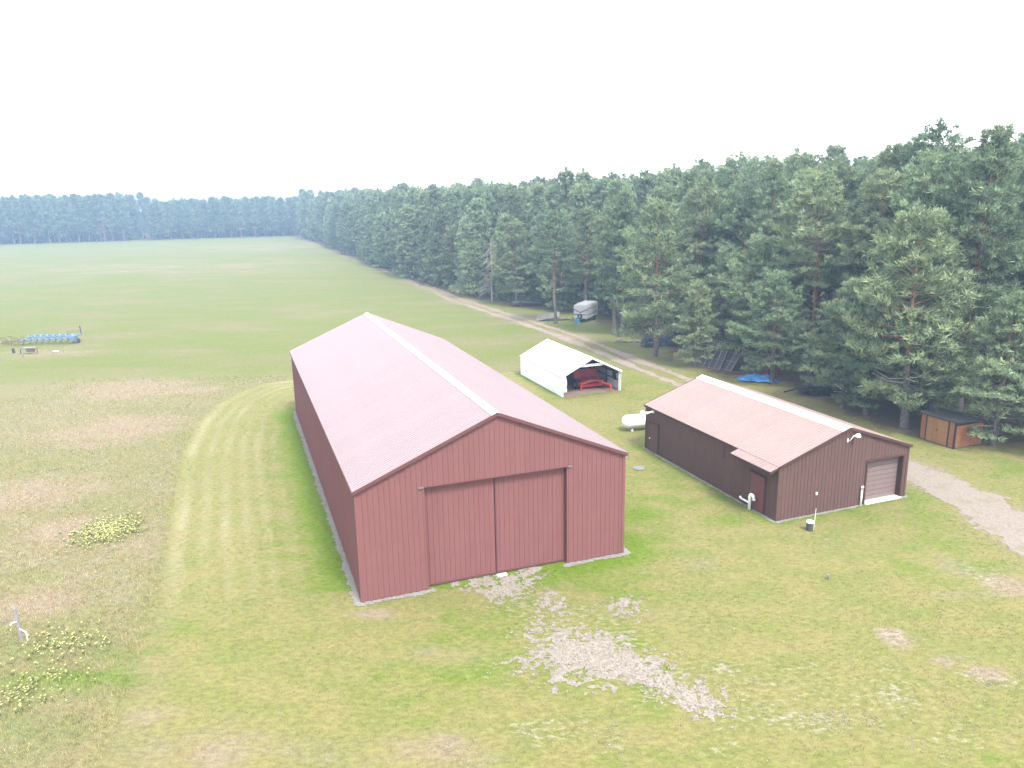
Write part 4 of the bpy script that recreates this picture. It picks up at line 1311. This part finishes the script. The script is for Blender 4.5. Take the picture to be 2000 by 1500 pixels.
MB().box(-.045, -.003, -DP, -DP + .05, 0, H0).build('corner_trim', m_black, gs)
MB().add([(-.1, .12, H1 + .0), (FL + .1, .12, H1), (FL + .1, -DP - .1, H0 + .02), (-.1, -DP - .1, H0 + .02), (-.1, .12, H1 + .07), (FL + .1, .12, H1 + .07), (FL + .1, -DP - .1, H0 + .09), (-.1, -DP - .1, H0 + .09)],
         [(3, 2, 1, 0), (4, 5, 6, 7), (0, 1, 5, 4), (1, 2, 6, 5), (2, 3, 7, 6), (3, 0, 4, 7)]).build('roof', m_shedroof, gs)

# ------------------------------------------------------------------ pines
def make_pine(seed, H, cb, Rr, step, nb, nblade, bl, bw, dens=1.0, low_dead=6, shape=0, bend=.25, dead=0):
    r = np.random.default_rng(seed)
    mb = MB()
    nseg = 8
    ax = np.cumsum(r.normal(0, bend / nseg, (nseg + 1, 2)), 0); ax[0] = 0
    zs = np.linspace(0, H * .98, nseg + 1)
    r0 = .06 + .0125 * H
    mb.tube([(ax[i, 0], ax[i, 1], zs[i] - (.1 if i == 0 else 0)) for i in range(nseg + 1)], [r0 * (1.25 if i == 0 else 1) * (1 - .93 * i / nseg) + .012 for i in range(nseg + 1)], 7, False)

    def axis(z):
        return np.array([np.interp(z, zs, ax[:, 0]), np.interp(z, zs, ax[:, 1]), z])
    for k in range(low_dead):
        z = r.uniform(.12, max(cb, .3)) * H
        a = r.uniform(0, 6.28); l_ = r.uniform(.8, 2.2)
        p = axis(z)
        mb.tube([p, p + [l_ * .5 * math.cos(a), l_ * .5 * math.sin(a), .15], p + [l_ * math.cos(a + .3), l_ * math.sin(a + .3), r.uniform(-.2, .6)]], [.035, .025, .01], 3, False)
    P, O, T = [], [], []
    pw = r.uniform(.6, .95)
    db = MB()
    for k in range(dead):
        z = r.uniform(.5 * cb, cb + .28) * H
        a = r.uniform(0, 6.28); l_ = r.uniform(.9, 2.6)
        p = axis(z)
        e1 = p + [l_ * .55 * math.cos(a), l_ * .55 * math.sin(a), r.uniform(-.15, .25)]
        e2 = p + [l_ * math.cos(a + .25), l_ * math.sin(a + .25), r.uniform(-.3, .7)]
        db.tube([p, e1, e2], [.04, .026, .008], 3, False)
        db.tube([e1, e1 + [l_ * .35 * math.cos(a - .7), l_ * .35 * math.sin(a - .7), r.uniform(-.1, .4)]], [.018, .006], 3, False)
    z = cb * H
    while z < H * .975:
        t = (z - cb * H) / (H - cb * H)
        if shape == 0:      # rounded forest pine
            pr = (1 - t) ** pw * (.62 + .38 * min(1, t * 3.2))
        else:               # conical young pine
            pr = (1 - t) ** .85
        k = nb + r.integers(-1, 2)
        a0 = r.uniform(0, 6.28)
        for i in range(max(2, k)):
            if r.random() < .12: continue
            a = a0 + 6.283 * i / k + r.normal(0, .25)
            l_ = Rr * pr * r.uniform(.65, 1.2) + .25
            el = -.12 + .75 * t + r.normal(0, .13)
            p0 = axis(z + r.normal(0, .1))
            dh = np.array([math.cos(a), math.sin(a), 0])
            pe = p0 + dh * l_ * math.cos(el) + np.array([0, 0, l_ * math.sin(el)])
            pm_ = (p0 + pe) / 2 + [0, 0, -.07 * l_]
            pe = pe + [0, 0, .1 * l_]
            mb.tube([p0, pm_, pe], [.012 + .014 * l_, .008 + .009 * l_, .008], 3, False)
            lat = np.array([-dh[1], dh[0], 0])
            lift = r.normal(0, .08)
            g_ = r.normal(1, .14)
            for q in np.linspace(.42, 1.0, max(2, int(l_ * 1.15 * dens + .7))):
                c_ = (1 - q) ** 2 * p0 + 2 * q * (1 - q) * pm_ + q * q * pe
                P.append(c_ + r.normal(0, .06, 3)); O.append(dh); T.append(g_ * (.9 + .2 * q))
                sl = (1 - q) * l_ * .55 + .42
                for sgn in (-1, 1):
                    dd = dh * .7 + lat * sgn
                    dd /= np.linalg.norm(dd)
                    for f_ in ((.55, 1.05) if sl > .95 else (.95,)):
                        if r.random() > .5 + .4 * dens: continue
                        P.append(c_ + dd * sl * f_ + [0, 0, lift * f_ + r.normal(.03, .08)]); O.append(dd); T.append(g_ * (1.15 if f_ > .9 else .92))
        z += step * r.uniform(.75, 1.25) * (1 - .35 * t)
    for k in range(4):
        P.append(axis(H * (.955 + .012 * k)) + [0, 0, .1 * k]); O.append(np.array([0, 0, 1.])); T.append(1.1)
    for k in range(3):
        a = r.uniform(0, 6.28); q = np.array([math.cos(a), math.sin(a), 0])
        b0 = axis(H * r.uniform(.88, .93)) + q * Rr * .2
        for j in range(2):
            P.append(b0 + q * .1 * j + [0, 0, .32 * j]); O.append(np.array([0, 0, 1.])); T.append(1.05)
    P, O = np.array(P), np.array(O)
    n = len(P)
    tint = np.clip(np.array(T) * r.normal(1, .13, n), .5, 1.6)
    hue = r.random(n)
    D = O[:, None, :] * .45 + np.array([0, 0, .55]) + r.normal(0, .55, (n, nblade, 3))
    D /= np.linalg.norm(D, axis=2, keepdims=True)
    Ln = bl * r.uniform(.65, 1.25, (n, nblade, 1))
    C = P[:, None, :] + r.normal(0, bl * .30, (n, nblade, 3)) * [1, 1, .7]
    Q = np.cross(D, r.normal(0, 1, (n, nblade, 3)))
    Q /= np.linalg.norm(Q, axis=2, keepdims=True) + 1e-9
    Q *= bw / 2
    V = np.stack([C - Q, C + Q, C + D * Ln], 2).reshape(-1, 3)
    Fc = np.arange(len(V)).reshape(-1, 3)
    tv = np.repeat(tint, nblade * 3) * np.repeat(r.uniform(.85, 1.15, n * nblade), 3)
    hv_ = np.repeat(hue, nblade * 3)
    crown = npmesh('crown', V, Fc, m_needle)
    A = np.stack([tv, hv_, np.zeros_like(tv), np.ones_like(tv)], -1)
    attr(crown, 'tint', A)
    trunk = mb.mesh('trunk', m_bark, True)
    dbm = db.mesh('dead_branches', m_deadwood) if dead else None
    return dict(H=H, dead=dbm, trunk=trunk, crown=crown, V=V, A=A, tv=np.array(mb.v), tf=mb.f, R=Rr)


NEAR_T = [make_pine(10 + i, 18.5, (.42, .32, .5, .38, .28, .46)[i], (4.2, 3.6, 4.5, 3.9, 3.7, 4.3)[i], .72, 5, 26, .36, .08, .95, 5, 0, (.3, .5, .9, .4, .7, 1.2)[i], 16) for i in range(6)]
NEAR_E = [make_pine(30 + i, 12.5, (.17, .12, .22, .14, .18, .26)[i], (4.5, 4.0, 4.8, 4.0, 4.4, 5.0)[i], .70, 5, 26, .36, .08, .95, 4, 0, (.4, .9, .5, .7, 1.1, .6)[i], 12) for i in range(6)]
MID_T = [make_pine(50 + i, 19, .25, 3.6, .95, 5, 17, .46, .16, .7, 4) for i in range(4)]
MID_E = [make_pine(70 + i, 15, .04, 3.6, .85, 5, 17, .46, .16, .7, 0) for i in range(3)]
YOUNG = [make_pine(80 + i, 7.5, .12, 2.6, .45, 5, 12, .42, .09, .9, 0, 1) for i in range(2)]
FAR = [make_pine(90 + i, 19, (.26, .18, .06, .04)[i], 3.2, 1.35, 4, 7, 1.05, .34, .36, 0) for i in range(4)]


def tree(kind, x, y, h, rz, label, group=None, name='pine_tree', wide=1.0):
    z = float(height(np.array([x]), np.array([y]))[0])
    o = thing(name, label, 'tree', (x, y, z), rz, group)
    s_ = h / kind['H']
    o.scale = (s_ * wide, s_ * wide, s_)
    t_ = link('trunk', kind['trunk'], o)
    c_ = link('crown', kind['crown'], o)
    if kind['dead']: tag(link('dead_branches', kind['dead'], o), kind='stuff')
    return o


FRONT = [  # x, y, height, mesh, label
    (27.44, 51.34, 14.8, NEAR_E[0], 1.0, 'tall bare-stemmed pine standing just left of the brown garden shed'),
    (26.43, 55.07, 10.5, NEAR_E[1], .95, 'leaning-stemmed pine, second trunk left of the garden shed behind the workshop roof'),
    (25.5, 56.86, 9.6, NEAR_E[2], 1.1, 'broad low pine behind the workshop ridge with white sheet at its foot'),
    (29.6, 52.2, 9.0, NEAR_E[3], 1.05, 'pine whose low boughs overhang the back of the garden shed'),
    (31.2, 47.4, 9.8, NEAR_E[1], 1.05, 'thick-trunked pine immediately right of the garden shed'),
    (22.9, 65.4, 9.6, NEAR_E[0], 1.15, 'low spreading pine above the blue tarp'),
    (17.77, 72.47, 8.2, NEAR_E[3], 1.0, 'short pine in front of the pallet stacks'),
    (14.86, 77.67, 15.4, NEAR_E[2], .95, 'pine with a clear trunk in front of the dark covered bales'),
    (12.42, 90.9, 16.0, NEAR_T[0], .95, 'left one of two tall slim pines beside the firewood heap'),
    (13.35, 90.6, 16.6, NEAR_T[1], .95, 'right one of two tall slim pines beside the firewood heap'),
    (5.9, 100.4, 14.6, NEAR_T[2], .95, 'pale olive pine rising over the grey board pile'),
    (-15.31, 154.0, 6.5, YOUNG[0], 1.1, 'small rounded young pine standing out before the forest edge'),
    (-5.9, 131.0, 9.0, YOUNG[1], 1.1, 'bushy young pine with bare stems next to the dead grey tree'),
    (0.9, 119.5, 12.5, NEAR_E[0], 1.05, 'dark pine over the long dark low trailer'),
    (5.4, 119.5, 14.0, NEAR_E[1], 1.0, 'pine behind the right end of the long dark trailer'),
    (10.4, 106.5, 15.0, NEAR_T[3], 1.0, 'pine directly behind the horse trailer'),
    (22.0, 78.5, 11.0, NEAR_E[1], 1.1, 'leafy pine behind the dark tank and leaning gates'),
    (23.6, 72.5, 12.0, NEAR_E[2], 1.1, 'pine that the metal gates lean against'),
    (35.5, 46.0, 10.5, NEAR_E[2], 1.1, 'pine at the right border of the view with boughs near the grass'),
]
rt2 = random.Random(4)
for x, y, h, kd, wd, lab in FRONT:
    tree(kd, x, y, h, rt2.uniform(0, 6.28), lab, 'pines along the forest edge', wide=wd)

# jittered planting inside the wood
cand = []
sp = 4.9
for iy in range(6, 100):
    for ix in range(-24, 40):
        x = ix * sp + (iy % 2) * sp / 2 + rt2.uniform(-1.5, 1.5)
        y = iy * sp * .92 + rt2.uniform(-1.5, 1.5)
        cand.append((x, y))
cand = np.array(cand)
inside = in_poly(cand[:, 0], cand[:, 1], FOREST)
dE, _ = seg_dist(cand[:, 0], cand[:, 1], EDGE)
dist = np.hypot(cand[:, 0], cand[:, 1])
ok = inside & (dE > .6) & (dE < np.where(dist < 120, 52, np.where(dist < 220, 38, 24))) & (np.abs(cand[:, 0]) < .74 * cand[:, 1] + 9)
for fx, fy, *_r in FRONT:
    ok &= np.hypot(cand[:, 0] - fx, cand[:, 1] - fy) > 2.6
for fx, fy, rr in ((9.8, 102.5, 4.2), (25.4, 61.4, 2.6), (3.4, 118, 3), (19.7, 77.6, 2.4), (28.6, 48.6, 2.6), (18.3, 83.6, 2.2), (20.5, 71, 2.2), (22, 66.4, 1.6), (5.3, 104.3, 2.5)):
    ok &= np.hypot(cand[:, 0] - fx, cand[:, 1] - fy) > rr
cand, dE, dist = cand[ok], dE[ok], dist[ok]
score = 20 / dist * np.where(dE < 9, 1.0, np.where(dE < 20, .75, .5))
order = np.argsort(-score)
LAB = {'inner': 'tall green pine crowded inside the forest beyond the workshop and track',
       'edge': 'lower pine in the front row of the forest on the field side',
       }
mass_v, mass_a, mass_tv, mass_tf = [], [], [], []
tvo = 0


def to_mass(kd, x, y, h, rz, wide=1.0):
    global tvo
    s_ = h / kd['H']
    c_, n_ = math.cos(rz), math.sin(rz)
    z = float(height(np.array([x]), np.array([y]))[0])

    def tf(V):
        q = V * [s_ * wide, s_ * wide, s_]
        return np.stack([q[:, 0] * c_ - q[:, 1] * n_ + x, q[:, 0] * n_ + q[:, 1] * c_ + y, q[:, 2] + z], -1)
    mass_v.append(tf(kd['V']))
    A = kd['A'].copy()
    A[:, 0] *= rt2.uniform(.8, 1.15)
    A[:, 1] = A[:, 1] * .5 + rt2.uniform(0, .5)
    mass_a.append(A)
    mass_tv.append(tf(kd['tv']))
    mass_tf.extend([tuple(i + tvo for i in f) for f in kd['tf']])
    tvo += len(kd['tv'])


def flush_mass(name):
    global mass_v, mass_a, mass_tv, mass_tf, tvo
    V = np.concatenate(mass_v)
    me = npmesh(name, V, np.arange(len(V)).reshape(-1, 3), m_needle)
    attr(me, 'tint', np.concatenate(mass_a))
    o = tag(link(name, me), kind='stuff')
    t_ = bpy.data.meshes.new('trunk')
    t_.from_pydata([tuple(v) for v in np.concatenate(mass_tv)], [], mass_tf)
    t_.materials.append(m_bark)
    tag(link('trunk', t_, o), kind='stuff')
    mass_v, mass_a, mass_tv, mass_tf, tvo = [], [], [], [], 0
    return o


n_ind = 0
for q in order:
    x, y = cand[q]
    de, di = dE[q], dist[q]
    edge = de < 4.5
    if edge and di > 118:
        h = rt2.uniform(11, 16.5)
    elif edge:
        h = rt2.uniform(8.5, 14)
    else:
        h = rt2.uniform(15.6, 18.4) + min(de, 24) * .06 + np.interp(di, [60, 110, 170, 300], [1.4, 0.9, .0, .9])
        if rt2.random() < .12: h += rt2.uniform(.8, 1.8)
    near = di < 105
    if n_ind < 278:
        if near: kd = rt2.choice(NEAR_E if edge else NEAR_T)
        else: kd = rt2.choice(MID_E if edge else MID_T)
        where = 'behind the workshop and garden shed' if y < 76 else ('behind the trailer and bales beyond the track' if y < 118 else 'along the far stretch of the field track')
        what = 'lower pine in the front row ' if edge else 'tall pine deep inside the forest '
        tree(kd, x, y, h, rt2.uniform(0, 6.28), what + where, ('front row pines ' if edge else 'inner forest pines ') + where, wide=rt2.uniform(.92, 1.15))
        n_ind += 1
    else:
        kd = rt2.choice(FAR)
        to_mass(kd, x, y, h, rt2.uniform(0, 6.28), rt2.uniform(.95, 1.2))
flush_mass('pine_forest')

# the far tree line across the field, with a ride through it
rl = random.Random(9)
for row in range(7):
    x = -335.0
    while x < -100:
        t = np.interp(x, [p[0] for p in FARLINE], [p[1] for p in FARLINE])
        xx, yy = x - .3 * row * 4.6 + rl.uniform(-1.2, 1.2), t + row * 4.8 + rl.uniform(-1.3, 1.3) + (2 if row else 0)
        if not (-178.5 < x < -171.5) or row > 4:
            h = rl.uniform(17.5, 20.5) * (1.05 if x < -176 else .93) + row * .15
            to_mass(rl.choice(FAR[:2] if row < 2 else FAR[2:]), xx, yy, h, rl.uniform(0, 6.28), rl.uniform(.9, 1.15))
        x += rl.uniform(3.6, 5.4) + (2 if row > 3 else 0)
flush_mass('far_pine_wood')


def dead_tree(name, label, loc, h, rr, m, seed, nbr, droop):
    r = np.random.default_rng(seed)
    o = thing(name, label, 'tree', loc)
    MB().tube([(0, 0, -.1), (.05, 0, h * .5), (0, .05, h)], [.17, .11, .03], 7).build('trunk', m, o)
    mb = MB()
    for k in range(nbr):
        z = h * (.12 + .86 * k / nbr)
        a = r.uniform(0, 6.28)
        l_ = rr * (1 - .75 * z / h) * r.uniform(.7, 1.2)
        d = np.array([math.cos(a), math.sin(a), 0])
        p = np.array([0, 0, z])
        e_ = p + d * l_ + [0, 0, -droop * l_]
        mb.tube([p, p + d * l_ * .55 + [0, 0, .02], e_], [.05, .035, .012], 4, False)
        lat = np.array([-d[1], d[0], 0])
        for f_ in (.4, .55, .7, .85):
            for sg in (-1, 1):
                c_ = p + d * l_ * f_ + [0, 0, -droop * l_ * max(0, f_ - .4)]
                mb.tube([c_, c_ + (d * .6 + lat * sg) * l_ * (1.05 - f_) * .55 + [0, 0, -.15 * l_ * droop]], [.022, .008], 3, False)
    mb.build('branches', m, o)
    return o


dead_tree('dead_pine', 'bare dead grey pine with drooping branches at the forest edge', (-3.0, 124.5, 0), 10.0, 3.0, m_deadwood, 2, 46, .35)
dead_tree('dead_pine', 'dead reddish pine snag in front of the far tree line', (-189, 364.5, 0), 12.0, 3.0, m_reddead, 5, 26, .1)

# ------------------------------------------------------------------ grass and flowers
def scatter(name, n, xr, yr, dens, hgt, wid, blades, m, seed, tintf, lean=.5):
    r = np.random.default_rng(seed)
    x, y = r.uniform(*xr, n), r.uniform(*yr, n)
    k = r.random(n) < dens(x, y)
    x, y = x[k], y[k]
    hh = hgt(x, y, r)
    N_ = len(x)
    bx_ = x[:, None] + r.normal(0, .05, (N_, blades))
    by_ = y[:, None] + r.normal(0, .05, (N_, blades))
    bz_ = height(x, y)[:, None] - .01 + np.zeros((N_, blades))
    an_ = r.uniform(0, 6.283, (N_, blades))
    l_ = hh[:, None] * r.uniform(.6, 1.25, (N_, blades))
    le = np.abs(r.normal(0, lean, (N_, blades)))
    la = r.uniform(0, 6.283, (N_, blades))
    wv = wid(x, y)[:, None] / 2
    C = np.stack([bx_, by_, bz_], -1)
    Q = np.stack([np.cos(an_) * wv, np.sin(an_) * wv, np.zeros_like(an_)], -1)
    T_ = C + np.stack([np.cos(la) * le * l_, np.sin(la) * le * l_, l_], -1)
    V = np.stack([C - Q, C + Q, T_], 2).reshape(-1, 3)
    me = npmesh(name, V, np.arange(len(V)).reshape(-1, 3), m)
    a_, b_ = zones(x, y)
    attr(me, 'zone_a', np.repeat(a_, blades * 3, 0))
    attr(me, 'zone_b', np.repeat(b_, blades * 3, 0))
    tt = np.repeat(tintf(x, y, r, (N_, blades)).reshape(-1, 3), 3, 0)
    attr(me, 'tint', np.concatenate([tt, np.ones((len(tt), 1))], 1))
    return tag(link(name, me), kind='stuff')


def open_ground(x, y):
    d = np.hypot(x, y)
    v = (np.abs(x) < .72 * y + 3)
    v &= (rect_dist(BARN, x, y) > .25) & (rect_dist(SHOP, x, y) > .2) & (rect_dist(SHED, x, y) > .1)
    v &= (k_gravel(x, y) < -.08) & (k_drive(x, y) < 0)
    return v * np.clip((30.0 / d) ** 2, 0, 1.0)


def lawn_of(x, y):
    da, side = seg_dist(x, y, ARC)
    return sstep(-.4, .4, da * side)


def t_grass(x, y, r, shp):
    g = np.clip(r.normal(1.0, .16, shp), .6, 1.8) * (2.3 - .6 * lawn_of(x, y))[:, None]
    h = r.normal(0, .08, shp)
    return np.stack([g * (1 + h), g, g * (1 - h)], -1)


scatter('grass', 420000, (-44, 44), (16, 72), lambda x, y: open_ground(x, y) * (.7 + .3 * (1 - lawn_of(x, y))),
        lambda x, y, r: np.where(lawn_of(x, y) > .5, 0.04, .11) * (.7 + .9 * fbm(x, y, .5, 3)), lambda x, y: .014 + .0005 * np.hypot(x, y), 3, m_blade, 21, t_grass)

m_flower = mat('yellow_petal', (0.32, 0.31, 0.115), 0.7, 0.2)
m_leaf = mat('bright_weed_leaf', (0.17, 0.185, 0.07), 0.8, 0.2)


def flowers(cx, cy, rx, ry, n, label, seed):
    r = np.random.default_rng(seed)
    p = r.normal(0, .5, (n, 2))
    p = p[np.hypot(p[:, 0], p[:, 1]) < 1.9]
    mb1, mb2 = MB(), MB()
    for a, b_ in p:
        x, y = cx + a * rx, cy + b_ * ry
        z = float(height(np.array([x]), np.array([y]))[0])
        h = r.uniform(.10, .24)
        for _k in range(3):
            t = r.uniform(0, 6.28); l_ = r.uniform(.08, .2)
            mb1.add([(x, y, z), (x + .03, y + .02, z + h * .5), (x + l_ * math.cos(t), y + l_ * math.sin(t), z + h * .9)], [(0, 1, 2)])
        s_ = r.uniform(.016, .034)
        mb2.add([(x - s_, y - s_, z + h), (x + s_, y - s_, z + h), (x + s_, y + s_, z + h + .01), (x - s_, y + s_, z + h + .01), (x, y, z + h + s_)], [(0, 1, 4), (1, 2, 4), (2, 3, 4), (3, 0, 4)])
    o = mb1.build('wildflowers', m_leaf)
    tag(o, kind='stuff')
    tag(mb2.build('blossom', m_flower, o), kind='stuff')


flowers(-20.9, 36.4, 1.5, 1.7, 750, '', 3)
flowers(-17.3, 25.9, 1.7, 1.3, 130, '', 4)
flowers(-16.6, 23.1, 1.6, 1.1, 110, '', 5)

# ------------------------------------------------------------------ haze
hz = MB().box(-1600, 1600, -450, 2750, -3, 27).build('haze', [])
hm = bpy.data.materials.new('haze_air')
hm.use_nodes = True
n, l = hm.node_tree.nodes, hm.node_tree.links
n.remove(n['Principled BSDF'])
pv = n.new('ShaderNodeVolumePrincipled')
pv.inputs['Color'].default_value = (0.48, 0.69, 1.0, 1)
pv.inputs['Density'].default_value = 0.0009
pv.inputs['Anisotropy'].default_value = 0.2
l.new(pv.outputs[0], n['Material Output'].inputs['Volume'])
hz.data.materials.clear()
hz.data.materials.append(hm)
tag(hz, kind='stuff')
